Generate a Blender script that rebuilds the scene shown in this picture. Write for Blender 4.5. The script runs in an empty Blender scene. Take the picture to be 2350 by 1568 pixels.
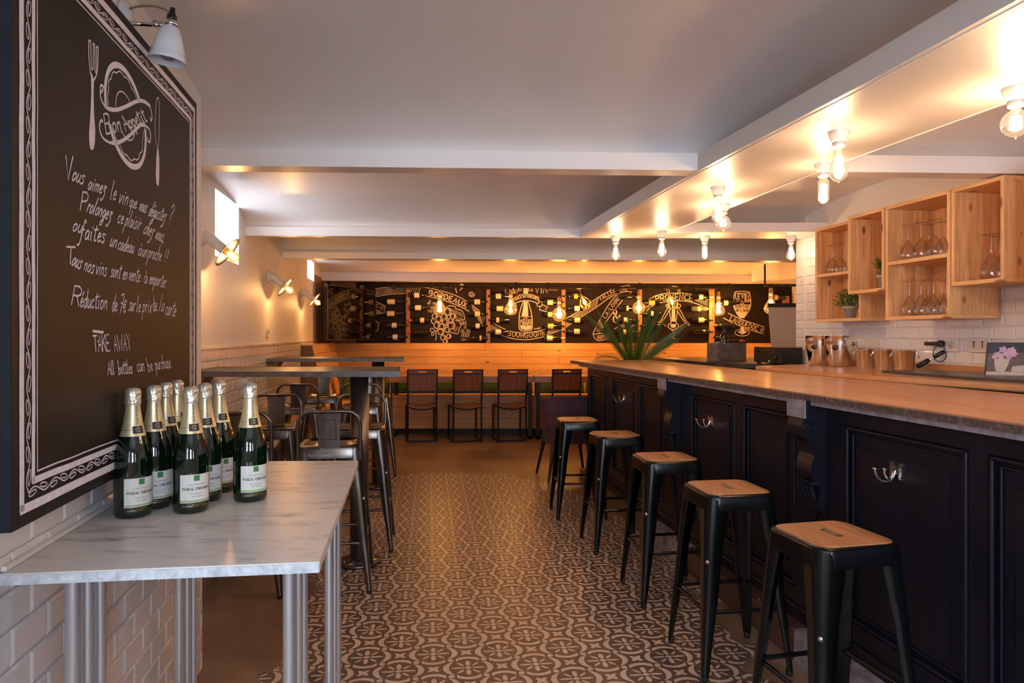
import bpy, bmesh, math, random
from mathutils import Vector, Matrix
from math import sin, cos, pi, radians, sqrt
random.seed(7)
C = bpy.context.scene.collection
# ---------------------------------------------------------------- camera, world, exposure
F, CX, HZ, H = 1625.0, 1175.0, 770.0, 1.32      # focal length in px of a 2350 px frame, horizon row, eye height
sc = bpy.context.scene
cam = bpy.data.cameras.new('camera'); co = bpy.data.objects.new('camera', cam); C.objects.link(co)
co.location = (0, 0, H); co.rotation_euler = (pi / 2, 0, 0)
cam.sensor_width = 36.0; cam.lens = F / 2350 * 36.0; cam.shift_y = (HZ - 784) / 2350; cam.clip_start = .05
sc.camera = co
w = bpy.data.worlds.new('daylight'); sc.world = w; w.use_nodes = True
bg = w.node_tree.nodes['Background']; bg.inputs[0].default_value = (.76, .86, 1.0, 1); bg.inputs[1].default_value = 19.0
sc.view_settings.view_transform = 'Standard'; sc.view_settings.look = 'None'
sc.view_settings.gamma = 1; sc.view_settings.use_curve_mapping = False
sc.view_settings.exposure = 0.48
sc.cycles.max_bounces = 10; sc.cycles.diffuse_bounces = 6; sc.cycles.glossy_bounces = 4
sc.cycles.transparent_max_bounces = 16; sc.cycles.sample_clamp_indirect = 6
def portal(name, loc, rot, sx, sy):
    l = bpy.data.lights.new(name, 'AREA'); l.shape = 'RECTANGLE'; l.size = sx; l.size_y = sy
    l.cycles.is_portal = True
    o = bpy.data.objects.new(name, l); C.objects.link(o); o.location = loc; o.rotation_euler = rot
WARM = (1.0, .56, .26)
P_CEIL, P_WALL, P_BACK = 15.5, 5.0, 20.0           # bulb powers

def P(px, py, Y): return Vector(((px - CX) / F * Y, Y, H + (HZ - py) / F * Y))
def on(px, py, p0, n):
    d = Vector(((px - CX) / F, 1, (HZ - py) / F)); c = Vector((0, 0, H))
    return c + d * ((p0 - c).dot(n) / d.dot(n))
# lines of the room, X as a function of Y (the building is skewed to the camera)
XL = lambda y: -1.222 - .143 * y      # left wall
XP = lambda y: -.731 - .178 * y       # tiled pier that carries the chalkboard sign
XR = lambda y: 3.006 - .15 * y        # right wall behind the bar
XB = lambda y: 1.68 - .156 * y        # bar front
ZB, ZS = 2.057, 2.122                 # underside of the beams, springing of the vaults
# ---------------------------------------------------------------- node materials
class S:
    def __init__(s, nt, o): s.nt, s.o = nt, o
    def m(s, op, *a):
        n = s.nt.nodes.new('ShaderNodeMath'); n.operation = op
        for i, v in enumerate((s,) + a):
            if isinstance(v, S): s.nt.links.new(v.o, n.inputs[i])
            else: n.inputs[i].default_value = v
        return S(s.nt, n.outputs[0])
    def __add__(s, b): return s.m('ADD', b)
    def __sub__(s, b): return s.m('SUBTRACT', b)
    def __mul__(s, b): return s.m('MULTIPLY', b)
    def __truediv__(s, b): return s.m('DIVIDE', b)
    __radd__ = __add__; __rmul__ = __mul__
    def abs(s): return s.m('ABSOLUTE')
    def lt(s, b): return s.m('LESS_THAN', b)
    def gt(s, b): return s.m('GREATER_THAN', b)
    def mx(s, b): return s.m('MAXIMUM', b)
    def sq(s): return s * s
def newmat(name):
    m = bpy.data.materials.new(name); m.use_nodes = True
    nt = m.node_tree; return m, nt, nt.nodes['Principled BSDF']
def tex(nt, kind='Object', scale=(1, 1, 1), rot=(0, 0, 0)):
    t = nt.nodes.new('ShaderNodeTexCoord'); mp = nt.nodes.new('ShaderNodeMapping')
    mp.inputs['Scale'].default_value = scale; mp.inputs['Rotation'].default_value = rot
    nt.links.new(t.outputs[kind], mp.inputs[0]); return mp.outputs[0]
def noise(nt, vec, scale=5, detail=4, rough=.55, dist=0):
    n = nt.nodes.new('ShaderNodeTexNoise')
    for k, v in (('Scale', scale), ('Detail', detail), ('Roughness', rough), ('Distortion', dist)): n.inputs[k].default_value = v
    nt.links.new(vec, n.inputs['Vector']); return n.outputs['Fac']
def ramp(nt, fac, stops):
    r = nt.nodes.new('ShaderNodeValToRGB'); e = r.color_ramp.elements
    while len(e) < len(stops): e.new(.5)
    for el, (p, c) in zip(e, stops): el.position = p; el.color = (*c, 1)
    nt.links.new(fac, r.inputs[0]); return r.outputs[0]
def mixc(nt, fac, a, b):
    n = nt.nodes.new('ShaderNodeMix'); n.data_type = 'RGBA'
    for s_, v in ((n.inputs[0], fac), (n.inputs[6], a), (n.inputs[7], b)):
        if hasattr(v, 'links') or hasattr(v, 'is_output'): nt.links.new(v, s_)
        elif isinstance(v, S): nt.links.new(v.o, s_)
        elif isinstance(v, tuple): s_.default_value = (*v, 1)
        else: s_.default_value = v
    return n.outputs[2]
def bump(nt, b, fac, strength=.2, dist=.01):
    n = nt.nodes.new('ShaderNodeBump'); n.inputs['Strength'].default_value = strength; n.inputs['Distance'].default_value = dist
    nt.links.new(fac, n.inputs['Height']); nt.links.new(n.outputs[0], b.inputs['Normal'])
MATS = {}
def mat(name, col, rough=.5, metal=0, var=.0, vs=8, bmp=0, bs=40, coat=0, spec=None, aniso=0):
    m, nt, b = newmat(name)
    b.inputs['Base Color'].default_value = (*col, 1); b.inputs['Roughness'].default_value = rough; b.inputs['Metallic'].default_value = metal
    if coat: b.inputs['Coat Weight'].default_value = coat; b.inputs['Coat Roughness'].default_value = .06
    if spec is not None: b.inputs['Specular IOR Level'].default_value = spec
    v = tex(nt)
    if var:
        f = noise(nt, v, vs, 5)
        nt.links.new(ramp(nt, f, [(.3, tuple(x * (1 - var) for x in col)), (.7, tuple(min(1, x * (1 + var)) for x in col))]), b.inputs['Base Color'])
    if bmp: bump(nt, b, noise(nt, v, bs, 3), bmp)
    MATS[name] = m; return m
def wood(name, c1, c2, axis=0, scale=1, knots=0, rough=.5, coat=0, dark=(.22, .085, .03)):
    m, nt, b = newmat(name)
    sc_ = [14 * scale] * 3; sc_[axis] = 1.1 * scale
    v = tex(nt, scale=tuple(sc_))
    f = noise(nt, v, 1.6, 6, .6, 1.2)
    col = ramp(nt, f, [(.33, c2), (.5, tuple((a + c) / 2 for a, c in zip(c1, c2))), (.62, c1)])
    if knots:
        ks = [4.4 * scale] * 3; ks[axis] = 2.2 * scale
        vo = nt.nodes.new('ShaderNodeTexVoronoi'); vo.inputs['Scale'].default_value = knots
        nt.links.new(tex(nt, scale=tuple(ks)), vo.inputs['Vector'])
        k = ramp(nt, vo.outputs['Distance'], [(.07, (1, 1, 1)), (.14, (0, 0, 0))])
        col = mixc(nt, k, col, dark)
    nt.links.new(col, b.inputs['Base Color']); b.inputs['Roughness'].default_value = rough
    if coat: b.inputs['Coat Weight'].default_value = coat; b.inputs['Coat Roughness'].default_value = .1
    bump(nt, b, f, .12, .004)
    MATS[name] = m; return m
def thin_glass(name, tint=(1, 1, 1), gloss=.10, rough=.02, glow=0, gcol=(1, .78, .5)):
    m, nt, b = newmat(name); nt.nodes.remove(b); out = nt.nodes['Material Output']
    t = nt.nodes.new('ShaderNodeBsdfTransparent'); t.inputs[0].default_value = (*tint, 1)
    g = nt.nodes.new('ShaderNodeBsdfGlossy'); g.inputs['Roughness'].default_value = rough
    lw = nt.nodes.new('ShaderNodeLayerWeight'); lw.inputs[0].default_value = .35
    ma = nt.nodes.new('ShaderNodeMath'); ma.operation = 'MULTIPLY_ADD'; ma.inputs[1].default_value = .6; ma.inputs[2].default_value = gloss
    mx = nt.nodes.new('ShaderNodeMixShader'); nt.links.new(lw.outputs['Fresnel'], ma.inputs[0]); nt.links.new(ma.outputs[0], mx.inputs[0])
    nt.links.new(t.outputs[0], mx.inputs[1]); nt.links.new(g.outputs[0], mx.inputs[2]); nt.links.new(mx.outputs[0], out.inputs[0])
    if glow:
        e = nt.nodes.new('ShaderNodeEmission'); e.inputs[0].default_value = (*gcol, 1); e.inputs[1].default_value = glow
        ad = nt.nodes.new('ShaderNodeAddShader'); nt.links.new(mx.outputs[0], ad.inputs[0]); nt.links.new(e.outputs[0], ad.inputs[1]); nt.links.new(ad.outputs[0], out.inputs[0])
    MATS[name] = m; return m
def emit(name, col, s):
    m, nt, b = newmat(name); nt.nodes.remove(b)
    e = nt.nodes.new('ShaderNodeEmission'); e.inputs[0].default_value = (*col, 1); e.inputs[1].default_value = s
    nt.links.new(e.outputs[0], nt.nodes['Material Output'].inputs[0]); MATS[name] = m; return m
M = MATS
mat('plaster', (.80, .755, .73), .55, var=.03, vs=2, bmp=.05, bs=60)
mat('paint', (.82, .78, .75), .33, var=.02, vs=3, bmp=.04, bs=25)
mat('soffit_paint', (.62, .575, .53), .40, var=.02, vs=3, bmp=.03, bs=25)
mat('tile', (.80, .76, .75), .08, var=.03, vs=4, coat=.3)
mat('grout', (.62, .56, .53), .8)
mat('board_black', (.013, .0085, .007), .55, var=.35, vs=6, spec=.3)
mat('wall_black', (.014, .008, .006), .6, var=.2, vs=3, spec=.2)
mat('edge_blue', (.006, .010, .016), .55, var=.3, vs=20, spec=.3)
mat('chalk', (.80, .76, .84), .8, var=.10, vs=60)
mat('chalk_warm', (.62, .54, .46), .8, var=.12, vs=40)
mat('chrome', (.75, .75, .77), .10, 1)
mat('tube_steel', (.72, .74, .78), .32, .85)
mat('bucket_steel', (.80, .78, .76), .09, 1)
mat('gunmetal', (.15, .125, .11), .24, .9, var=.30, vs=9, coat=.25)
mat('black_metal', (.004, .0045, .005), .22, .1, spec=.45, bmp=.05, bs=12)
mat('black_frame', (.014, .012, .011), .45, .4)
mat('slot_grey', (.16, .10, .07), .6)
mat('rubber', (.012, .012, .012), .7)
mat('zinc', (.20, .20, .22), .45, .7, var=.35, vs=14)
mat('zinc_table', (.085, .075, .07), .38, .6, var=.35, vs=10)
mat('pole_steel', (.24, .21, .19), .36, .9, var=.2, vs=6)
mat('zinc_edge', (.20, .195, .20), .4, .8, var=.3, vs=18)
mat('bar_paint', (.008, .008, .015), .38, var=.25, vs=3, spec=.3)
mat('plastic_black', (.012, .012, .013), .35)
mat('screen', (.004, .003, .003), .06, coat=.6)
mat('porcelain', (.80, .76, .73), .15, coat=.4)
mat('shade_white', (.74, .77, .82), .22, coat=.3)
mat('bottle_green', (.0008, .009, .003), .05, coat=.5, spec=.6)
mat('bottle_dark', (.006, .007, .006), .08, coat=.5)
mat('bottle_clear', (.16, .17, .12), .12, coat=.4)
mat('foil', (.78, .66, .40), .34, .55, var=.10, vs=50)
mat('foil_crumpled', (.80, .74, .58), .30, .7, var=.1, vs=60, bmp=.45, bs=60)
mat('label', (.72, .70, .64), .6)
mat('label_cream', (.74, .60, .42), .6, var=.12, vs=60)
mat('label_yellow', (.62, .45, .07), .6)
mat('ink', (.03, .03, .035), .6)
mat('ink_grey', (.25, .24, .25), .6)
mat('ink_green', (.05, .20, .06), .6)
mat('ink_lime', (.30, .42, .16), .6)
mat('ink_gold', (.45, .33, .09), .35, .6)
mat('ink_red', (.55, .02, .03), .6)
mat('ink_orange', (.60, .12, .03), .6)
mat('brass', (.60, .36, .12), .3, 1)
mat('green_fabric', (.045, .105, .035), .9, var=.25, vs=30, bmp=.2, bs=200)
mat('purple_fabric', (.085, .038, .050), .95, var=.25, vs=14, bmp=.3, bs=150)
mat('dark_leg', (.018, .010, .008), .4)
mat('paper', (.72, .68, .64), .7)
mat('header_grey', (.05, .045, .045), .4)
mat('cord_tan', (.36, .25, .14), .8, bmp=.6, bs=300)
mat('cord_black', (.01, .01, .01), .6)
mat('cord_blue', (.02, .07, .16), .5)
mat('pot_grey', (.32, .34, .37), .6, var=.1, bmp=.2)
mat('soil', (.03, .02, .012), .9)
mat('leaf', (.035, .14, .018), .5, var=.35, vs=40)
mat('leaf_dark', (.05, .115, .012), .45, var=.35, vs=30)
mat('slate', (.045, .036, .034), .30, var=.25, vs=12, bmp=.1)
mat('art_dark', (.018, .010, .012), .5, var=.4, vs=20)
mat('art_brown', (.12, .07, .055), .5, var=.35, vs=60)
mat('art_lilac', (.55, .30, .52), .5)
mat('art_pink', (.62, .38, .48), .5)
mat('art_cream', (.58, .46, .38), .5, var=.1, vs=40)
mat('outlet_white', (.72, .66, .62), .3)
thin_glass('glass', (.99, .99, .99), .07, .01)
thin_glass('amber_glass', (.97, .74, .38), .04, glow=.22, gcol=(1, .50, .12))
thin_glass('bulb_glass', (1, .95, .86), .03, glow=.25)
thin_glass('window_glass', (.96, .98, 1), .03)
emit('filament', (1, .74, .44), 45)
emit('filament_small', (1, .66, .30), 30)
emit('led_green', (.05, 1, .1), 4)
wood('pine_x', (.62, .35, .13), (.50, .25, .075), 0, 1, 1.5, .45, .1)
wood('pine_y', (.80, .48, .23), (.60, .32, .13), 1, 1, 1.4, .48)
wood('pine_z', (.80, .47, .22), (.56, .28, .10), 2, 1.3, 1.4, .5)
wood('pine_edge', (.72, .50, .29), (.62, .40, .21), 2, 1, 0, .5)
wood('post_wood', (.36, .18, .06), (.28, .12, .035), 2, 1, .7, .5)
wood('chair_wood', (.30, .105, .035), (.17, .050, .016), 2, 1, 0, .38, .2)
wood('seat_wood', (.46, .22, .10), (.28, .12, .05), 1, 1.2, .5, .5)
wood('beech', (.55, .28, .13), (.46, .22, .09), 1, .6, 0, .28, .3)
wood('table_wood', (.42, .21, .085), (.30, .13, .045), 0, .8, 0, .4, .2)
wood('brown_board', (.24, .13, .065), (.17, .085, .04), 2, .6, .5, .6)
# marble
m, nt, b = newmat('marble'); v = tex(nt, scale=(2.2, 8, 4), rot=(0, 0, .25))
f = noise(nt, v, 2.2, 8, .62, 1.2)
nt.links.new(ramp(nt, f, [(.30, (.24, .23, .24)), (.37, (.50, .48, .47)), (.46, (.68, .65, .62)), (.8, (.77, .73, .70))]), b.inputs['Base Color'])
b.inputs['Roughness'].default_value = .33; M['marble'] = m
m, nt, b = newmat('marble_edge'); f = noise(nt, tex(nt), 45, 6, .7)
nt.links.new(ramp(nt, f, [(.3, (.36, .40, .42)), (.55, (.58, .62, .66)), (.75, (.82, .84, .86))]), b.inputs['Base Color'])
b.inputs['Roughness'].default_value = .6; bump(nt, b, f, .5, .004); M['marble_edge'] = m
# polished brown-pink stone of the bar top, its rough edge and the worn stone under it
m, nt, b = newmat('bar_stone'); v = tex(nt, scale=(4, .8, 2), rot=(0, 0, .16)); f = noise(nt, v, 2.4, 8, .62, .8)
nt.links.new(ramp(nt, f, [(.28, (.30, .135, .07)), (.5, (.42, .215, .12)), (.72, (.52, .30, .18))]), b.inputs['Base Color'])
b.inputs['Roughness'].default_value = .36; b.inputs['Coat Weight'].default_value = .10; b.inputs['Coat Roughness'].default_value = .12; M['bar_stone'] = m
m, nt, b = newmat('stone_edge'); f = noise(nt, tex(nt), 60, 6, .7)
nt.links.new(ramp(nt, f, [(.35, (.055, .032, .026)), (.55, (.14, .09, .075)), (.72, (.30, .24, .22))]), b.inputs['Base Color'])
b.inputs['Roughness'].default_value = .55; bump(nt, b, f, .5, .004); M['stone_edge'] = m
m, nt, b = newmat('stone_light'); f = noise(nt, tex(nt), 18, 7, .7)
nt.links.new(ramp(nt, f, [(.3, (.18, .14, .16)), (.6, (.42, .36, .38)), (.8, (.55, .48, .48))]), b.inputs['Base Color'])
b.inputs['Roughness'].default_value = .6; M['stone_light'] = m
m, nt, b = newmat('stone_red'); f = noise(nt, tex(nt), 30, 7, .7)
nt.links.new(ramp(nt, f, [(.3, (.05, .022, .016)), (.6, (.12, .06, .045)), (.8, (.22, .13, .10))]), b.inputs['Base Color'])
b.inputs['Roughness'].default_value = .35; M['stone_red'] = m
# concrete floor with the stencilled rosettes
def floor_mat():
    m, nt, b = newmat('stencilled_concrete')
    g = nt.nodes.new('ShaderNodeNewGeometry'); sp = nt.nodes.new('ShaderNodeSeparateXYZ')
    nt.links.new(g.outputs['Position'], sp.inputs[0]); X, Y = S(nt, sp.outputs[0]), S(nt, sp.outputs[1])
    pos = g.outputs['Position']
    def nz(sc_, d=3, r=.5):
        return S(nt, noise(nt, pos, sc_, d, r))
    th = radians(6.6); c, s_, p = cos(th), sin(th), .2735
    wob = (nz(2.2, 1) - .5) * .012
    x0, y0 = X + .3254 + wob, Y - 2.933 + wob
    u, v = (x0 * c + y0 * s_) / p, (y0 * c - x0 * s_) / p
    q1, q2 = u + v, u - v
    r1, r2 = q1 - q1.m('ROUND'), q2 - q2.m('ROUND')
    a, b_ = ((r1 + r2) * .5).abs(), ((r1 - r2) * .5).abs()
    def circ(x, y, cx, r): return ((x - cx).sq() + y.sq()).m('SQRT').lt(r)
    def ell(x, y, cx, ra, rb): return (((x - cx) / ra).sq() + (y / rb).sq()).lt(1)
    side = circ(a, b_, .163, .203) * (S(nt, circ(a, b_, -.01, .29).o) * -1 + 1)
    band = (((b_ - .07).sq() + a.sq()).m('SQRT') - .25).abs().lt(.033) * a.lt(.172) * b_.gt(.1)
    pet = ell(a, b_, .145, .10, .024).mx(ell(b_, a, .135, .082, .036))
    k = 1 / sqrt(2); pet = pet.mx(ell((a + b_) * k, (a - b_) * k, .155, .07, .021))
    rad = (a.sq() + b_.sq()).m('SQRT')
    pet = (pet * rad.gt(.056)).mx(ell(a, b_, 0, .046, .04))
    e, f_ = r1.abs() - .5, r2.abs() - .5
    star = ell(e, f_, 0, .15, .05).mx(ell(f_, e, 0, .15, .05))
    dot = (e.sq() + r2.sq()).m('SQRT').lt(.062).mx((f_.sq() + r1.sq()).m('SQRT').lt(.062))
    pat = side.mx(band).mx(pet).mx(star).mx(dot)
    n = (nz(3.3, 2) - .5) * .55; n2 = nz(26, 5, .7); n3 = nz(1.6, 3)
    reg = X.gt(n + -.82 - Y * .06) if False else (X + Y * .06 + .82 + n).gt(0)
    reg = reg * (X + n).lt(.97) * (Y + n).lt(6.75) * (X * 1.0 + Y * .75 + n).lt(5.05)
    wear = (n2 * .5 + n3 * .5).gt(.36) * .22 + .70
    col_n = nz(1.1, 6, .6); col_f = nz(9, 6, .65)
    base = ramp(nt, (col_n * .65 + col_f * .35).o, [(.32, (.10, .060, .038)), (.46, (.18, .112, .074)), (.60, (.27, .18, .125)), (.72, (.36, .26, .19))])
    paint = ramp(nt, col_f.o, [(.3, (.56, .44, .37)), (.7, (.70, .58, .50))])
    darker = mixc(nt, reg * .55, base, (.075, .048, .034))
    nt.links.new(mixc(nt, pat * reg * wear, darker, paint), b.inputs['Base Color'])
    nt.links.new((col_f * .25 + .26).o, b.inputs['Roughness'])
    b.inputs['Coat Weight'].default_value = .12; b.inputs['Coat Roughness'].default_value = .25
    bump(nt, b, col_f.o, .08, .005); M['floor'] = m
floor_mat()
# ---------------------------------------------------------------- mesh helpers
class MB:
    def __init__(s): s.v, s.f, s.sm = [], [], []
    def add(s, vs, fs, smooth=False, mx=None):
        n = len(s.v)
        s.v += [tuple(mx @ Vector(p)) if mx else tuple(p) for p in vs]
        s.f += [[i + n for i in f] for f in fs]; s.sm += [smooth] * len(fs); return s
    def box(s, c, d, rz=0, mx=None, bev=0):
        x, y, z = d[0] / 2, d[1] / 2, d[2] / 2
        R = Matrix.Translation(c) @ Matrix.Rotation(rz, 4, 'Z')
        if mx: R = mx @ R
        if not bev:
            vs = [(i * x, j * y, k * z) for k in (-1, 1) for j in (-1, 1) for i in (-1, 1)]
            return s.add(vs, [(0, 2, 3, 1), (4, 5, 7, 6), (0, 1, 5, 4), (2, 6, 7, 3), (0, 4, 6, 2), (1, 3, 7, 5)], mx=R)
        bm = bmesh.new(); bmesh.ops.create_cube(bm, size=1); bmesh.ops.scale(bm, vec=d, verts=bm.verts)
        bmesh.ops.bevel(bm, geom=bm.edges[:], offset=min(bev, x * .9, y * .9, z * .9), segments=2, affect='EDGES', profile=.5)
        return s.bm(bm, R)
    def bm(s, bm, mx=None, smooth=False):
        bm.verts.index_update()
        s.add([v.co.copy() for v in bm.verts], [[v.index for v in f.verts] for f in bm.faces], smooth, mx); bm.free(); return s
    def prism(s, pts, z0, z1, mx=None):
        n = len(pts)
        vs = [(x, y, z0) for x, y in pts] + [(x, y, z1) for x, y in pts]
        ar = sum(pts[i][0] * pts[(i + 1) % n][1] - pts[(i + 1) % n][0] * pts[i][1] for i in range(n))
        r = list(range(n)); fs = [r[::-1], [i + n for i in r]] + [(i, (i + 1) % n, (i + 1) % n + n, i + n) for i in r]
        if ar < 0: fs = [f[::-1] for f in fs]
        return s.add(vs, fs, mx=mx)
    def slab(s, quad, n, t):      # quad of 3D points pushed by t along n
        q = [Vector(p) for p in quad]; n = Vector(n).normalized() * t; k = len(q); r = list(range(k))
        vs = q + [p + n for p in q]
        fs = [r[::-1], [i + k for i in r]] + [(i, (i + 1) % k, (i + 1) % k + k, i + k) for i in r]
        nn = (q[1] - q[0]).cross(q[2] - q[1])
        if nn.dot(n) < 0: fs = [f[::-1] for f in fs]
        return s.add(vs, fs)
    def tube(s, pts, r, n=8, mx=None, cap=True, closed=False):
        pts = [Vector(p) for p in pts]; k = len(pts); vs, fs = [], []; up = None
        rr = r if isinstance(r, (list, tuple)) else [r] * k
        for i, p in enumerate(pts):
            if closed: t = pts[(i + 1) % k] - pts[i - 1]
            else: t = (pts[min(i + 1, k - 1)] - pts[max(i - 1, 0)])
            t.normalize()
            if up is None: up = Vector((0, 0, 1)) if abs(t.z) < .9 else Vector((1, 0, 0))
            a = t.cross(up)
            if a.length < 1e-4: a = t.cross(Vector((0, 1, 0)))
            a.normalize(); b = a.cross(t).normalized(); up = b
            for j in range(n):
                q = 2 * pi * j / n; vs.append(p + (a * cos(q) + b * sin(q)) * rr[i])
        for i in range(k if closed else k - 1):
            i2 = (i + 1) % k
            for j in range(n): fs.append((i * n + j, i2 * n + j, i2 * n + (j + 1) % n, i * n + (j + 1) % n))
        s.add(vs, fs, True, mx)
        if cap and not closed: s.add(vs[:n], [list(range(n))], False, mx); s.add(vs[-n:], [list(range(n))[::-1]], False, mx)
        return s
    def lathe(s, prof, n=24, mx=None, smooth=True, a0=0, a1=2 * pi):
        full = abs(a1 - a0 - 2 * pi) < 1e-6; m_ = n if full else n + 1; vs, fs = [], []
        for r, z in prof:
            for j in range(m_):
                q = a0 + (a1 - a0) * j / n; vs.append((max(r, 1e-5) * cos(q), max(r, 1e-5) * sin(q), z))
        for i in range(len(prof) - 1):
            for j in range(n if full else m_ - 1):
                j2 = (j + 1) % m_; fs.append((i * m_ + j, i * m_ + j2, (i + 1) * m_ + j2, (i + 1) * m_ + j))
        return s.add(vs, fs, smooth, mx)
    def quads(s, grid, smooth=True, mx=None):
        h_, w_ = len(grid), len(grid[0]); vs = [p for r in grid for p in r]
        return s.add(vs, [(i * w_ + j, i * w_ + j + 1, (i + 1) * w_ + j + 1, (i + 1) * w_ + j) for i in range(h_ - 1) for j in range(w_ - 1)], smooth, mx)
    def build(s, name, m_, parent=None, **k):
        me = bpy.data.meshes.new(name); me.from_pydata(s.v, [], s.f)
        me.polygons.foreach_set('use_smooth', s.sm); me.update()
        mats = m_ if isinstance(m_, list) else [m_]
        for q in mats: me.materials.append(M[q])
        return link(name, me, parent, **k)
def link(name, me, parent=None, loc=None, rz=None, label=None, cat=None, group=None, kind=None, mx=None):
    o = bpy.data.objects.new(name, me); C.objects.link(o)
    if parent: o.parent = parent
    if loc is not None: o.location = loc
    if rz is not None: o.rotation_euler = (0, 0, rz)
    if mx is not None: o.matrix_local = mx
    for key, v in (('label', label), ('category', cat), ('group', group), ('kind', kind)):
        if v: o[key] = v
    return o
def thing(name, label, cat, loc=(0, 0, 0), rz=0, group=None): return link(name, None, None, loc, rz, label, cat, group)
def copy_tree(o, parent=None):
    c = o.copy(); C.objects.link(c)
    if parent: c.parent = parent
    for ch in list(o.children): copy_tree(ch, c)
    return c
def dup(root, loc, rz, label, group=None):
    r = copy_tree(root); r.location = loc; r.rotation_euler = (0, 0, rz); r['label'] = label
    if group: r['group'] = group
    return r
def rod(mb, a, b, r, n=8): return mb.tube([a, b], r, n)
def axis_mx(p, d):            # frame at p whose local z runs along d
    d = Vector(d).normalized(); return Matrix.Translation(p) @ d.to_track_quat('Z', 'Y').to_matrix().to_4x4()
def pt_light(name, loc, e, r=.02, col=(1.0, .62, .36)):
    l = bpy.data.lights.new(name, 'POINT'); l.energy = e; l.color = col; l.shadow_soft_size = r
    o = bpy.data.objects.new(name, l); C.objects.link(o); o.location = loc; return o
def smooth(pts, k=5):
    n = len(pts); out = []
    if n < 3: return list(pts)
    for i in range(n - 1):
        p0, p1, p2, p3 = pts[max(i - 1, 0)], pts[i], pts[i + 1], pts[min(i + 2, n - 1)]
        for t in range(k):
            t /= k; out.append(tuple(.5 * (2 * b + (c - a) * t + (2 * a - 5 * b + 4 * c - d) * t * t + (3 * b - a - 3 * c + d) * t ** 3) for a, b, c, d in zip(p0, p1, p2, p3)))
    out.append(tuple(pts[-1])); return out
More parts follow.
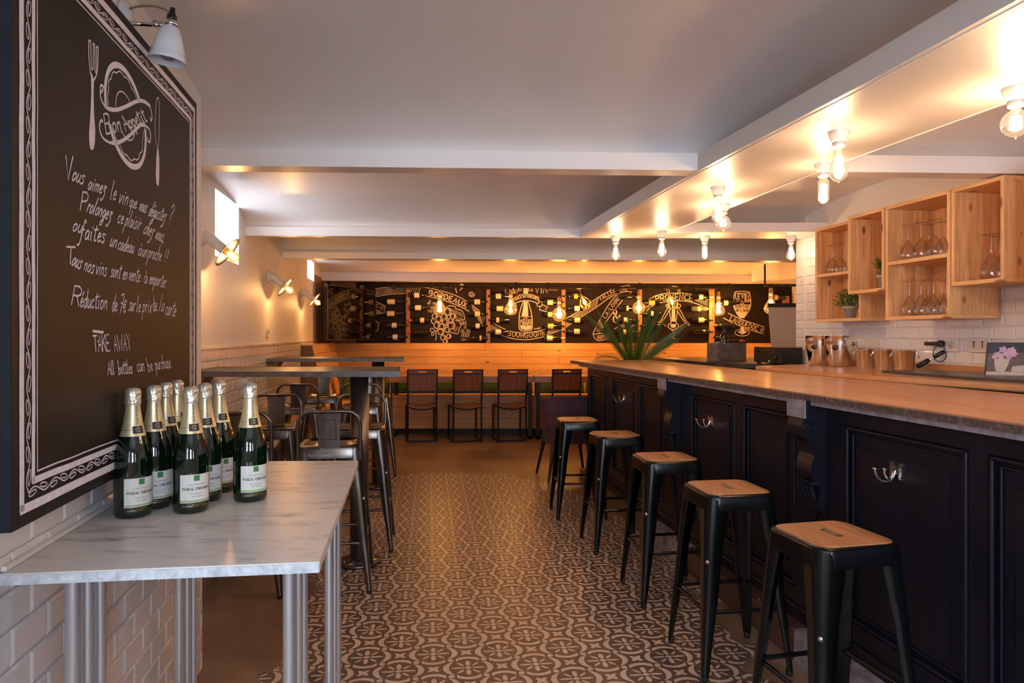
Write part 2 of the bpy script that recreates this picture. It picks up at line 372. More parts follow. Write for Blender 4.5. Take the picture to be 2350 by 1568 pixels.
# ---------------------------------------------------------------- stroke lettering
G = {  # width, strokes in tenths of the cap height; lower case letters are smoothed
'A': (6, '0,0 3,10 6,0;1,4 5,4'), 'B': (6, '0,0 0,10 3,10 5,9 5,6 3,5 0,5;3,5 6,4 6,1 3,0 0,0'), 'C': (6, '6,8 4,10 2,10 0,7 0,3 2,0 4,0 6,2'),
'D': (6, '0,0 0,10 3,10 6,7 6,3 3,0 0,0'), 'E': (5, '5,10 0,10 0,0 5,0;0,5 4,5'), 'F': (5, '5,10 0,10 0,0;0,5 4,5'), 'G': (6, '6,8 4,10 2,10 0,7 0,3 2,0 4,0 6,2 6,5 4,5'),
'H': (6, '0,0 0,10;6,0 6,10;0,5 6,5'), 'I': (2, '1,0 1,10'), 'J': (4, '4,10 4,2 2,0 0,2'), 'L': (5, '0,10 0,0 5,0'), 'M': (7, '0,0 0,10 3.5,3 7,10 7,0'),
'K': (5, '0,0 0,10;5,10 0,4;2,6 5,0'), 'N': (6, '0,0 0,10 6,0 6,10'), 'O': (6, '2,0 0,3 0,7 2,10 4,10 6,7 6,3 4,0 2,0'), 'P': (6, '0,0 0,10 4,10 6,8.5 6,6 4,5 0,5'),
'R': (6, '0,0 0,10 4,10 6,8.5 6,6 4,5 0,5;3,5 6,0'), 'S': (5, '5,9 3,10 1,10 0,8 1,6 4,4.5 5,2 4,0 1,0 0,1'), 'T': (6, '0,10 6,10;3,10 3,0'), 'U': (6, '0,10 0,3 2,0 4,0 6,3 6,10'),
'V': (6, '0,10 3,0 6,10'), 'W': (9, '0,10 2.5,0 4.5,7 6.5,0 9,10'), 'X': (6, '0,0 6,10;0,10 6,0'), 'Y': (6, '0,10 3,5 6,10;3,5 3,0'), 'Z': (6, '0,10 6,10 0,0 6,0'),
'É': (5, '5,10 0,10 0,0 5,0;0,5 4,5;2,11.5 4,13'), '·': (3, '1,4.6 1.6,5.2'), "'": (2, '1,10 .6,7.5'), '&': (7, '7,0 1.5,7 2,9.5 4,9.5 4,7 .5,3.5 .5,1 2.5,0 5,1.5 7,5'),
'a': (4, '3.6,4.2 1.5,5 0,2.6 .9,0 2.6,.8 3.6,4.4 3.5,1 4.4,0'), 'b': (4, '0,10.5 .2,4 0,0 1.8,0 3.4,2 2.8,4.6 .3,3.2'), 'c': (3.4, '3.2,4 1.8,5 .2,3 .5,.6 2,0 3.4,1'),
'd': (4, '3.6,4 1.6,4.8 .1,2.4 1,0 2.8,.9 3.7,10.5 3.6,1.5 4.3,0'), 'e': (3.4, '.3,2.3 2.9,3.3 2,5 .5,3.6 .4,1 1.8,0 3.4,1'), 'f': (4, '3.6,9 2.4,10.6 1.5,8 1.3,2 .6,-3.5 -1.4,-4;-.2,4.6 3.2,5.2'),
'g': (4, '3.6,4.4 1.6,5 .1,2.6 1.2,.4 3,1.4 3.6,4.6 3.6,-3 1.6,-5 .2,-3.4 3,-.8'), 'h': (4, '.2,10.5 .3,0 .5,3.4 2.3,5 3.3,3 3.2,0'), 'i': (2, '.6,4.8 .7,1 1.6,0;.8,6.8 1,7.4'),
'j': (2, '1.2,4.8 1,-3 -.8,-4.5;1.2,6.8 1.4,7.4'), 'l': (2.2, '.4,10.5 .5,1 1.5,0'), 'm': (6, '.2,4.8 .3,0 .5,3.6 2,5 2.8,3 2.8,0 3,3.6 4.5,5 5.4,3 5.5,0'),
'n': (4, '.2,4.8 .3,0 .5,3.4 2.2,5 3.2,3 3.3,0'), 'o': (4, '2,5 .3,3.6 .4,.9 1.9,0 3.5,1.8 3.2,4.2 1.8,5'), 'p': (4, '.3,5 .3,-5;.4,3.2 2.3,5 3.5,3 2.4,.3 .5,.8'),
'q': (4, '3.4,4.6 1.4,5 .1,2.6 1.2,.2 3,1.4;3.5,5 3.3,-5'), 'r': (3, '.3,4.9 .4,0 .7,3.6 1.8,5 2.9,4.6'), 's': (3, '2.8,4.4 1.2,5 .4,3.8 2.4,2 2.4,.4 .9,-.2 0,.5'),
't': (3.2, '1.4,8.5 1.3,1 2.2,0 3.1,.6;-.4,6 3.4,6.8'), 'u': (4, '.3,4.9 .4,1 1.5,0 3,1.4 3.3,4.9 3.4,1 4.2,0'), 'v': (3.6, '0,5 1.5,0 3.2,5'), 'y': (3.8, '.2,5 .5,2 1.8,.8 3.3,4.9;3.4,5 3,-3 1.2,-4.6'), 'x': (3.6, '0,0 3.4,5;.2,5 3.4,0'),
'z': (3.4, '.1,4.8 3.2,5 .8,2.4 3,1.6 2.8,-2.5 .9,-4.4 -.4,-3'), 'é': (3.4, '.3,2.3 2.9,3.3 2,5 .5,3.6 .4,1 1.8,0 3.4,1;1.6,6.6 3.2,8.6'), 'à': (4, '3.6,4.2 1.5,5 0,2.6 .9,0 2.6,.8 3.6,4.4 3.5,1 4.4,0;.8,8.4 2.2,6.6'),
'7': (4, '0,9.6 4,10 1.4,-1;.4,5 3.6,5.4'), '€': (4, '4,6 2,7 .6,4.5 1,1 2.6,0 4,1;-.4,4.3 3,4.6;-.4,2.8 2.8,3'), '?': (4, '.2,8.6 2,10.4 3.6,8.4 2,5.2 1.9,2.4;1.7,.5 1.9,.1'), '!': (2, '1,10 1,3;.9,.6 1.1,.1'),
',': (2, '.8,.6 .3,-1.2'), '.': (2, '.6,.5 .9,.1'), ' ': (3.5, '')}
def glyph(ch):
    w_, s_ = G[ch]; out = []
    for st in s_.split(';'):
        if not st: continue
        pts = [tuple(float(q) for q in p.split(',')) for p in st.split()]
        out.append(smooth(pts, 4) if (ch.islower() or ch in '€?&7') and len(pts) > 2 else pts)
    return w_, out
def text_lines(txt, path, h_, gap=1.6, ws=None, slant=0):
    """polylines (2D) of txt set along a 2D path, cap height h_; image convention, y down"""
    path = [Vector(p) for p in path]; L = [0]
    for a, b in zip(path, path[1:]): L.append(L[-1] + (b - a).length)
    tot = sum(glyph(c)[0] + gap for c in txt) - gap
    k = L[-1] / tot
    def at(s_):
        s_ = max(0, min(L[-1], s_)); i = max(j for j in range(len(L) - 1) if L[j] <= s_ + 1e-9)
        t = (path[i + 1] - path[i]).normalized(); return path[i] + t * (s_ - L[i]), t
    x, out = 0, []
    for ch in txt:
        gw, sts = glyph(ch); p, t = at((x + gw / 2) * k); n = Vector((t.y, -t.x))
        hh = h_ / 10
        for st in sts: out.append([tuple(p + t * ((q[0] - gw / 2) * k + slant * q[1] * hh) + n * (q[1] * hh)) for q in st])
        x += gw + gap
    return out
def ribbons(mb, lines, proj, width, nrm, lift=.0008):
    """flat painted strokes of the given width on the surface that proj maps onto"""
    nrm = Vector(nrm).normalized()
    for ln in lines:
        wd = width
        if isinstance(ln, tuple) and isinstance(ln[0], (int, float)) and isinstance(ln[1], list): wd, ln = ln
        pts = [proj(*p) for p in ln]; pts = [p for i, p in enumerate(pts) if i == 0 or (p - pts[i - 1]).length > 1e-5]
        if len(pts) < 2: continue
        vs, k = [], len(pts)
        for i, p in enumerate(pts):
            t = (pts[min(i + 1, k - 1)] - pts[max(i - 1, 0)]).normalized(); a = nrm.cross(t).normalized() * wd / 2
            q = p + nrm * lift
            if i == 0: q -= t * wd * .3
            if i == k - 1: q += t * wd * .3
            vs += [q - a, q + a]
        mb.add(vs, [(2 * i, 2 * i + 2, 2 * i + 3, 2 * i + 1) for i in range(k - 1)])
def fill(mb, poly, proj, nrm, lift=.0006):
    nrm = Vector(nrm).normalized(); vs = [proj(*p) + nrm * lift for p in poly]; r = list(range(len(vs)))
    if (vs[1] - vs[0]).cross(vs[2] - vs[1]).dot(nrm) < 0: r = r[::-1]
    mb.add(vs, [r])
def arc(cx, cy, rx, ry, a0, a1, n=16): return [(cx + rx * cos(radians(a0 + (a1 - a0) * i / n)), cy + ry * sin(radians(a0 + (a1 - a0) * i / n))) for i in range(n + 1)]
# ================================================================ the room
# tiles laid one by one: cut to size at the ends of a run, mesh data shared
TC = {}
def tile_mesh(w_, h_, t, bev):
    key = (round(w_, 3), round(h_, 3), t, bev)
    if key not in TC:
        w2, h2, i = w_ / 2, h_ / 2, min(bev, w_ / 3)
        vs = [(-w2, -h2, 0), (w2, -h2, 0), (w2, h2, 0), (-w2, h2, 0), (-w2, -h2, t * .45), (w2, -h2, t * .45), (w2, h2, t * .45), (-w2, h2, t * .45),
              (-w2 + i, -h2 + i, t), (w2 - i, -h2 + i, t), (w2 - i, h2 - i, t), (-w2 + i, h2 - i, t)]
        fs = [(0, 1, 5, 4), (1, 2, 6, 5), (2, 3, 7, 6), (3, 0, 4, 7), (4, 5, 9, 8), (5, 6, 10, 9), (6, 7, 11, 10), (7, 4, 8, 11), (8, 9, 10, 11)]
        me = bpy.data.meshes.new('tile'); me.from_pydata(vs, [], fs); me.materials.append(M['tile']); TC[key] = me
    return TC[key]
def tiles(parent, p0, p1, z0, z1, w_, h_, nrm, t=.0055, bev=.008, skip=None, off=0.0, ztop_only=None):
    p0, p1 = Vector((*p0, 0)), Vector((*p1, 0)); L = (p1 - p0).length; u = (p1 - p0) / L; n = Vector((*nrm, 0)).normalized()
    row, z = 0, z0
    while z < z1 - .01:
        hh = min(h_, z1 - z); x = -(w_ / 2 if row % 2 else 0) - off
        while x < L - .004:
            a, b = max(x, 0), min(x + w_, L)
            if b - a > .012 and not (skip and skip((a + b) / 2, z + hh / 2)):
                c = p0 + u * (a + b) / 2 + n * .001; c.z = z + hh / 2
                mx = Matrix((( u.x, 0, n.x, c.x), (u.y, 0, n.y, c.y), (0, 1, 0, c.z), (0, 0, 0, 1)))
                o = link('tile', tile_mesh(b - a - .0022, hh - .0022, t, bev), parent); o.matrix_local = mx
            x += w_
        row += 1; z += h_
def wall(name, pts, z0, z1, m_, t, nrm):      # vertical slab behind the line p0-p1
    a, b = pts; n = Vector((*nrm, 0)).normalized()
    q = [(*a, z0), (*b, z0), (*b, z1), (*a, z1)]
    return MB().slab(q, -n, t).build(name, m_, kind='structure')
# floor
MB().box((.4, 4.6, -.05), (10.5, 13.0, .1)).build('floor', 'floor', kind='structure')
# left wall with the splayed window between the first beams and a higher one at the back
yb = 10.28
nL = (1, .143); LT = .34
wl = MB()
def lw(y0, y1, z0, z1): wl.slab([(XL(y0), y0, z0), (XL(y1), y1, z0), (XL(y1), y1, z1), (XL(y0), y0, z1)], (-1, -.143, 0), LT)
W1 = (4.42, 5.03, 1.82, 2.24); W2 = (8.36, 8.95, 2.0, 2.24)
lw(-1.2, W1[0], 0, 2.5); lw(W1[0], W1[1], 0, W1[2]); lw(W1[0], W1[1], W1[3], 2.5); lw(W1[1], W2[0], 0, 2.5)
lw(W2[0], W2[1], 0, W2[2]); lw(W2[0], W2[1], W2[3], 2.5); lw(W2[1], 10.6, 0, 2.5)
wall_left = wl.build('wall_left', 'plaster', kind='structure')
def small_window(n, W):
    y0, y1, z0, z1 = W; d = .30; mb = MB()
    dx = lambda y: XL(y) - d
    for a, b in (((y0, z0), (y1, z0)), ((y0, z1), (y1, z1)), ((y0, z0), (y0, z1)), ((y1, z0), (y1, z1))):
        mb.tube([(dx(a[0]) , a[0] + .0, a[1]), (dx(b[0]), b[0], b[1])], .028, 4)
    mb.tube([(dx((y0 + y1) / 2), (y0 + y1) / 2, z0), (dx((y0 + y1) / 2), (y0 + y1) / 2, z1)], .016, 4)
    o = mb.build('window_%d' % n, 'paint', kind='structure')
    MB().slab([(dx(y0), y0, z0), (dx(y1), y1, z0), (dx(y1), y1, z1), (dx(y0), y0, z1)], (-1, 0, 0), .004).build('pane', 'window_glass', o)
    portal('window_daylight', (dx((y0 + y1) / 2) - .06, (y0 + y1) / 2, (z0 + z1) / 2), (0, -pi / 2, math.atan(.143)), z1 - z0, y1 - y0)
small_window(1, W1); small_window(2, W2)
# metro tiles of the left wall dado
tiles(wall_left, (XL(3.95), 3.95), (XL(7.84), 7.84), 1.235 - .075 * 10, 1.235, .15, .075, nL, skip=lambda x, z: z < .60 and False)
MB().slab([(XL(3.9), 3.9, 1.236), (XL(8.9), 8.9, 1.236), (XL(8.9), 8.9, 1.25), (XL(3.9), 3.9, 1.25)], (1, .143, 0), .012).build('dado_cap', 'tile', wall_left)
MB().slab([(XL(2.9), 2.9, 0), (XL(8.9), 8.9, 0), (XL(8.9), 8.9, .484), (XL(2.9), 2.9, .484)], (1, .143, 0), .003).build('dado_base', 'tile', wall_left)
# wood cladding at the far end of the left wall
for i in range(9):
    y0 = 8.97 + i * .147; y1 = y0 + .144
    MB().slab([(XL(y0), y0, 1.2), (XL(y1), y1, 1.2), (XL(y1), y1, 2.09), (XL(y0), y0, 2.09)], (1, .143, 0), .02 + .003 * (i % 2)).build('plank', 'brown_board', wall_left)
# pier with the sign
pier_poly = [(XP(.45), .45), (XP(2.80), 2.80), (XL(2.80) - .1, 2.80), (XL(.45) - .1, .45)]
pier = MB().prism([(x, y) for x, y in pier_poly], 0, 2.42).build('wall_pier', 'plaster', kind='structure')
tiles(pier, (XP(1.15), 1.15), (XP(2.80), 2.80), 0, 1.05, .15, .075, (1, .178), skip=None)
tiles(pier, (XP(2.80), 2.801), (XL(2.80) + .02, 2.801), 0, .9, .15, .075, (0, 1))
# back wall
wb = MB().slab([(-3.1, yb, 0), (4.6, yb, 0), (4.6, yb, 2.5), (-3.1, yb, 2.5)], (0, 1, 0), .12).build('wall_back', 'wall_black', kind='structure')
for i in range(3):
    MB().box((-2.66 + .09 + i * .12, yb - .012, 1.65), (.117, .024 + .003 * (i % 2), .88)).build('plank', 'brown_board', wb)
# right wall behind the bar: tiled splashback, plaster above; it ends in a tiled pillar
wr = MB().slab([(XR(-1.2), -1.2, 0), (XR(5.45), 5.45, 0), (XR(5.45), 5.45, 2.5), (XR(-1.2), -1.2, 2.5)], (1, .15, 0), .16).build('wall_right', 'plaster', kind='structure')
tiles(wr, (XR(5.45), 5.45), (XR(4.86), 4.86), 1.10, 2.05, .132, .066, (-1, -.15))
tiles(wr, (XR(4.86), 4.86), (XR(2.70), 2.70), 1.10, 1.63, .132, .066, (-1, -.15))
tiles(wr, (XR(5.45) + .16, 5.451), (XR(5.45), 5.451), 1.10, 2.05, .132, .066, (0, 1))
MB().slab([(4.35, 5.4, 0), (4.05, 10.5, 0), (4.05, 10.5, 2.5), (4.35, 5.4, 2.5)], (1, 0, 0), .12).build('wall_far_right', 'plaster', kind='structure')
MB().box((3.3, 5.36, 1.25), (2.2, .12, 2.5)).build('wall_partition', 'plaster', kind='structure')
# shop front behind the camera: daylight comes in through its panes
wf = MB(); SW = ((-1.25, -.50), (.25, .85), (1.55, 1.95)); z0, z1 = .80, 1.98; xs = [-2.2] + [q for w_ in SW for q in w_] + [4.4]
for a, b in zip(xs[0::2], xs[1::2]): wf.box(((a + b) / 2, -1.25, 1.3), (b - a, .14, 2.6))
for a, b in SW:
    wf.box(((a + b) / 2, -1.25, z0 / 2), (b - a, .14, z0)); wf.box(((a + b) / 2, -1.25, (z1 + 2.6) / 2), (b - a, .14, 2.6 - z1))
wf.build('wall_front', 'plaster', kind='structure')
for i, (a, b) in enumerate(SW):
    fr = MB(); c = (a + b) / 2
    for x in (a + .02, b - .02): fr.box((x, -1.25, (z0 + z1) / 2), (.04, .06, z1 - z0))
    for z in (z0 + .02, z1 - .02, z0 + .72): fr.box((c, -1.25, z), (b - a, .06, .04))
    w3 = fr.build('window_%d' % (3 + i), 'paint', kind='structure')
    MB().box((c, -1.25, (z0 + z1) / 2), (b - a - .04, .006, z1 - z0 - .04)).build('pane', 'window_glass', w3)
    portal('front_daylight', (c, -1.33, (z0 + z1) / 2), (pi / 2, 0, 0), b - a, z1 - z0)
# beams: polygons in plan, flat undersides at ZB
def beam(n, pts, ztop=2.122, zb=ZB):
    return MB().prism(pts, zb, ztop).build('beam_%d' % n if 0 else 'ceiling_beam', 'paint', kind='structure')
A = lambda x: 3.084 + (x + 1.372) * .0657
beam(1, [(-2.1, A(-2.1)), (4.4, A(4.4) - .15), (4.4, A(4.4) - .04), (-2.1, A(-2.1) + .115)], 2.134)
Bf = lambda x: 5.22 + (x + 1.97) * .044
beam(2, [(-2.4, Bf(-2.4)), (1.09, Bf(1.09)), (1.13, 5.04), (2.45, 5.03), (2.45, 5.40), (-2.4, Bf(-2.4) + .10)])
Cf = lambda x: 6.757 + (x + 2.19) * .05
beam(3, [(-2.5, Cf(-2.5)), (4.3, Cf(4.3)), (4.3, Cf(4.3) + .16), (-2.5, Cf(-2.5) + .16)], 2.118)
Df = lambda x: 9.508 + (x + 2.66) * .076
beam(4, [(-2.85, Df(-2.85)), (4.2, Df(4.2)), (4.2, Df(4.2) + .16), (-2.85, Df(-2.85) + .16)], 2.19)
beam(5, [(3.30, 9.75), (3.62, 9.75), (4.02, 7.1), (3.72, 7.1)], 2.30)
beam(6, [(-2.1, 1.0), (4.4, 1.0), (4.4, 1.13), (-2.1, 1.13)])
# boxed soffit over the bar, with a thin bead along its edges
le = [(.508, 5.34), (.814, 3.242), (1.024, 2.083), (1.104, 1.556), (1.24, .6), (1.4, -1.15)]
ri = [(1.90, -1.15), (1.78, .6), (1.57, 2.248), (1.417, 2.99), (1.359, 3.365), (1.186, 4.66), (1.10, 5.34)]
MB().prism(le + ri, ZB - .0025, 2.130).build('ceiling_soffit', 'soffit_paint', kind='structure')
bd = MB()
bd.tube([(x + .022, y, ZB - .002) for x, y in le[:-1]], .003, 6); bd.tube([(x - .014, y, ZB - .002) for x, y in ri[1:]], .004, 6)
bd.build('trim_1', 'paint', kind='structure')
# shallow vaults between the beams
def vault(f0, f1, rise=.17, z0=2.12, x0=-3.0, x1=4.5, n=28):
    g = []
    for i in range(n + 1):
        t = -cos(pi * i / n); z = z0 + rise * sqrt(max(0, 1 - t * t)); row = []
        for x in (x0, x0 + (x1 - x0) * .33, x0 + (x1 - x0) * .66, x1):
            a, b = f0(x), f1(x); row.append((x, (a + b) / 2 + (b - a) / 2 * t, z))
        g.append(row)
    top = [[(x, y, z + .06) for x, y, z in r] for r in g]
    MB().quads(g).quads(top).build('ceiling', 'paint', kind='structure')
vault(lambda x: 1.06, lambda x: A(x) + .05, .18, 2.125)
vault(lambda x: A(x) + .05, lambda x: Bf(x) + .06)
vault(lambda x: Bf(x) + .06, lambda x: Cf(x) + .08, .15)
vault(lambda x: Cf(x) + .08, lambda x: Df(x) + .08, .16, 2.118)
vault(lambda x: Df(x) + .08, lambda x: 10.6, .03, 2.185)
vault(lambda x: -1.35, lambda x: 1.06, .18)
MB().box((.7, 4.6, 2.62), (8.6, 13.0, .08)).build('ceiling', 'plaster', kind='structure')
# ---------------------------------------------------------------- ceiling bulbs
def bulb_glass(kind, s=1):
    if kind == 'pear': pr = [(.013, 0), (.014, -.02), (.019, -.045), (.030, -.075), (.032, -.09), (.029, -.105), (.018, -.118), (.006, -.125), (.001, -.130)]
    elif kind == 'tube': pr = [(.013, 0), (.015, -.01), (.0225, -.022), (.0225, -.095), (.018, -.108), (.008, -.115), (.001, -.116)]
    elif kind == 'globe': pr = [(.013, 0), (.014, -.012)] + [(.040 * sin(radians(a)), -.050 + .040 * cos(radians(a))) for a in range(20, 171, 15)] + [(.003, -.092), (.001, -.096)]
    elif kind == 'drop': pr = [(.026, 0), (.028, -.05), (.045, -.085), (.078, -.135), (.088, -.175), (.078, -.21), (.048, -.235), (.001, -.243)]
    elif kind == 'ball': pr = [(.022, 0), (.026, -.05)] + [(.096 * sin(radians(a)), -.145 + .096 * cos(radians(a))) for a in range(18, 181, 12)]
    return MB().lathe([(r * s, z * s) for r, z in pr], 20)
def filament(kind, s=1):
    mb = MB()
    if kind in ('pear', 'tube', 'globe'):
        z0, z1, r = (-.035, -.100, .011) if kind != 'globe' else (-.03, -.068, .012)
        for k in range(6):
            a, b = pi * k / 3, pi * (k + .5) / 3; mb.tube([(r * .8 * cos(a) * s, r * .8 * sin(a) * s, z0 * s), (r * cos(b) * s, r * sin(b) * s, z1 * s)], .0050 * s, 6)
    elif kind == 'spiral':
        mb.tube([(.017 * cos(t * .75) * s, .017 * sin(t * .75) * s, (-.045 - t * .0028) * s) for t in range(64)], .0030 * s, 5)
    else:
        for k in range(6):
            a = pi * k / 3; mb.tube([(.020 * cos(a) * s, .020 * sin(a) * s, -.070 * s), (.022 * cos(a + .3) * s, .022 * sin(a + .3) * s, -.195 * s)], .0045 * s, 5)
    return mb
def ceiling_bulb(kind, x, y, label):
    t = thing('ceiling_bulb', label, 'light bulb', (x, y, ZB), 0, 'bare bulbs under the ceiling')
    MB().lathe([(.001, 0), (.037, 0), (.0375, -.004), (.034, -.016), (.026, -.038), (.0245, -.042), (.001, -.042)], 24).box((.030, -.010, -.012), (.006, .008, .005)).build('lamp_holder', 'porcelain', t)
    MB().lathe([(.001, -.042), (.021, -.042), (.022, -.058), (.020, -.060), (.001, -.060)], 20).build('collar', 'porcelain', t)
    g = bulb_glass(kind).build('bulb', 'bulb_glass', t); g.location = (0, 0, -.058)
    f = filament(kind).build('filament', 'filament', t); f.location = (0, 0, -.058)
    pt_light('bulb_light', (x, y, ZB - .125), P_CEIL * (.5 if x > 2 else 1))
for kind, x, y, lab in (
        ('pear', 1.176, 2.549, 'large pear-shaped bulb in a porcelain holder, beside and above a tubular one'),
        ('pear', 1.020, 3.503, 'pear-shaped ceiling bulb partly in front of the round globe bulb'),
        ('pear', .766, 5.23, 'pear-shaped ceiling bulb at the inner corner of the soffit, leftmost of the far row'),
        ('tube', 1.333, 3.03, 'tubular ceiling bulb just behind the large pear-shaped bulb'),
        ('globe', 1.180, 3.954, 'round globe bulb half hidden behind a pear-shaped ceiling bulb'),
        ('pear', 1.056, 4.99, 'pear-shaped ceiling bulb near the end of the soffit, second in the far row'),
        ('tube', 1.423, 5.23, 'small tubular ceiling bulb, third in the far row of bare bulbs'),
        ('pear', 2.06, 5.23, 'pear-shaped ceiling bulb beside the white tiled pillar'),
        ('globe', 1.494, 2.10, 'biggest and brightest ceiling bulb, cut off by the edge of the picture'),
        ('pear', 1.30, 1.62, 'pear-shaped ceiling bulb over the near part of the bar, outside the picture')):
    ceiling_bulb(kind, x, y, lab)
# ---------------------------------------------------------------- wall lamps
def wall_lamp(y, z, label):
    o = Vector((XL(y) + .001, y, z)); n = Vector((1, .143, 0)).normalized(); d = (n * .78 + Vector((0, 0, -.62))).normalized()
    t = thing('wall_lamp', label, 'wall lamp', o, 0, 'porcelain lamps on the plaster wall')
    MB().lathe([(.001, 0), (.055, 0), (.056, .006), (.046, .010), (.036, .022), (.030, .040)], 28, axis_mx((0, 0, 0), n)).build('base', 'porcelain', t)
    a = n * .035
    MB().tube([n * .012, n * .04 + d * .01, a + d * .05, a + d * .115], [.040, .036, .030, .029], 20).build('arm', 'porcelain', t)
    c = a + d * .12
    MB().lathe([(.028, -.012), (.034, 0), (.060, .006), (.100, .020), (.101, .022), (.060, .010), (.034, .006), (.026, .004)], 36, axis_mx(c, d)).build('shade', 'porcelain', t)
    MB().lathe([(.001, -.002), (.022, -.002), (.022, .022), (.019, .026), (.001, .026)], 20, axis_mx(c, d)).build('socket', 'brass', t)
    g = MB().lathe([(.012, .02), (.018, .034)] + [(.033 * sin(radians(q)), .062 - .033 * cos(radians(q))) for q in range(40, 180, 14)] + [(.001, .098)], 20, axis_mx(c, d)).build('bulb', 'amber_glass', t)
    f = MB()
    for k in range(5):
        q = 2 * pi * k / 5; f.tube([(.008 * cos(q), .008 * sin(q), .035), (.012 * cos(q), .012 * sin(q), .075)], .0028, 5, axis_mx(c, d))
    f.build('filament', 'filament', t)
    pt_light('lamp_light', o + c + d * .075, P_WALL, .025)
wall_lamp(4.13, 1.895, 'porcelain disc lamp beside the window recess, nearest the chalkboard sign')
wall_lamp(6.06, 1.823, 'porcelain disc lamp in the middle of the plaster wall, above the round socket')
wall_lamp(7.89, 1.80, 'porcelain disc lamp nearest the dark television')
t = thing('wall_socket', 'small round white socket low on the plaster wall under the middle lamp', 'socket', (XL(6.02) + .001, 6.02, 1.32 + 5 * 6.02 / 1625 + .0), 0)
q = axis_mx((0, 0, 0), Vector((1, .143, 0)))
MB().lathe([(.001, 0), (.045, 0), (.045, .006), (.040, .010), (.030, .010), (.028, .004), (.001, .004)], 24, q).build('faceplate', 'outlet_white', t)
MB().lathe([(.001, .004), (.006, .004), (.006, .010), (.001, .010)], 10, q).build('pin', 'chrome', t)
# reading lamp over the sign
o = P(288, 40, 1.965); o.x = XP(1.965) + .001
t = thing('reading_lamp', 'white bone china spot lamp on a chrome arm above the chalkboard sign', 'wall lamp', o)
n = Vector((1, .178, 0)).normalized()
MB().lathe([(.001, 0), (.045, 0), (.046, .008), (.038, .020), (.012, .026), (.001, .026)], 28, axis_mx((0, 0, 0), n)).build('base', 'shade_white', t)
a0, a1 = P(294, 53, 1.95) - o, P(352, 57, 1.93) - o
MB().tube([a0 - n * .01, a0 + (a1 - a0) * .04, a0 + (a1 - a0) * .05, a0 + (a1 - a0) * .93, a1], [.0075, .0075, .0055, .0055, .003], 14).build('arm', 'chrome', t)
kn = P(358, 56, 1.93) - o
MB().lathe([(.001, -.008), (.0085, -.006), (.0085, .006), (.001, .008)], 14, axis_mx(kn, (0, 1, 0))).lathe([(.001, -.007), (.0075, -.005), (.0075, .005), (.001, .007)], 14, axis_mx(P(370, 57, 1.93) - o, (0, 1, 0))).build('knuckle', 'chrome', t)
s0, s1 = P(392, 62, 1.93) - o, P(383.5, 141, 1.93) - o; ax = (s1 - s0); hgt = ax.length; mx = axis_mx(s0, ax)
MB().lathe([(.018, 0), (.0235, .004), (.030, .020), (.0365, .042), (.0425, .066), (.0465, hgt - .006), (.049, hgt), (.047, hgt), (.043, .066), (.034, .040), (.020, .008)], 36, mx).build('shade', 'shade_white', t)
MB().lathe([(.001, -.016), (.0175, -.016), (.0185, -.014), (.0185, .001), (.001, .001)], 24, mx).build('collar', 'chrome', t)
MB().lathe([(.001, -.052), (.006, -.052), (.008, -.036), (.0085, -.034), (.0125, -.032), (.0135, -.016), (.001, -.016)], 20, mx).build('cap', 'plastic_black', t)
MB().tube(smooth([P(283, 28, 1.96) - o, P(300, 19, 1.95) - o, P(325, 14, 1.94) - o, P(352, 14, 1.93) - o, P(375, 20, 1.93) - o, P(393, 30, 1.93) - o], 6), .0032, 8).build('cord', 'cord_tan', t)
MB().lathe([(.001, .03), (.012, .03), (.016, .05), (.022, .07), (.015, .088), (.001, .092)], 16, mx).build('bulb', 'glass', t)
# ================================================================ chalkboard sign on the pier
XS = lambda y: -.66 - .178 * y
sy0, sy1, sz0, sz1 = 1.249, 2.467, .972, 2.127
pS = Vector((XS(2), 2, 1.5)); nS = Vector((1, .178, 0)).normalized()
sign = thing('chalkboard_sign', 'tall dark chalkboard with a painted fork, plate and knife and handwritten French text', 'sign', (XS(sy0), sy0, sz0))
org = Vector((XS(sy0), sy0, sz0))
q = [Vector((XS(y), y, z)) - org for y, z in ((sy0, sz0), (sy1, sz0), (sy1, sz1), (sy0, sz1))]
MB().slab(q, -nS, .066).build('panel', 'board_black', sign)
MB().slab([v - nS * .0 for v in (q[0], q[3], q[3] - nS * .066, q[0] - nS * .066)], (-.178, -1, 0), .002).build('edge', 'edge_blue', sign, label='blue-black near edge')
pj = lambda x, y: on(x, y, pS, nS) - org
du = Vector((-.178, 1, 0)).normalized(); L = (q[1] - q[0]).length; Hs = sz1 - sz0
pu = lambda u, v: du * u + Vector((0, 0, v)) + Vector((0, 0, 0))
bm_ = MB()
def rect(a, w_):
    c = a + w_ / 2; jit = lambda: random.uniform(-.0012, .0012)
    for (u0, v0), (u1, v1) in (((c, c), (L - c, c)), ((L - c, c), (L - c, Hs - c)), ((L - c, Hs - c), (c, Hs - c)), ((c, Hs - c), (c, c))):
        ribbons(bm_, [[(u0 + (u1 - u0) * i / 14 + jit(), v0 + (v1 - v0) * i / 14 + jit()) for i in range(15)]], pu, w_, nS)
rect(.024, .017); rect(.070, .013); rect(.090, .0032)
bm_.build('border_pattern', 'chalk', sign)
vm = MB()
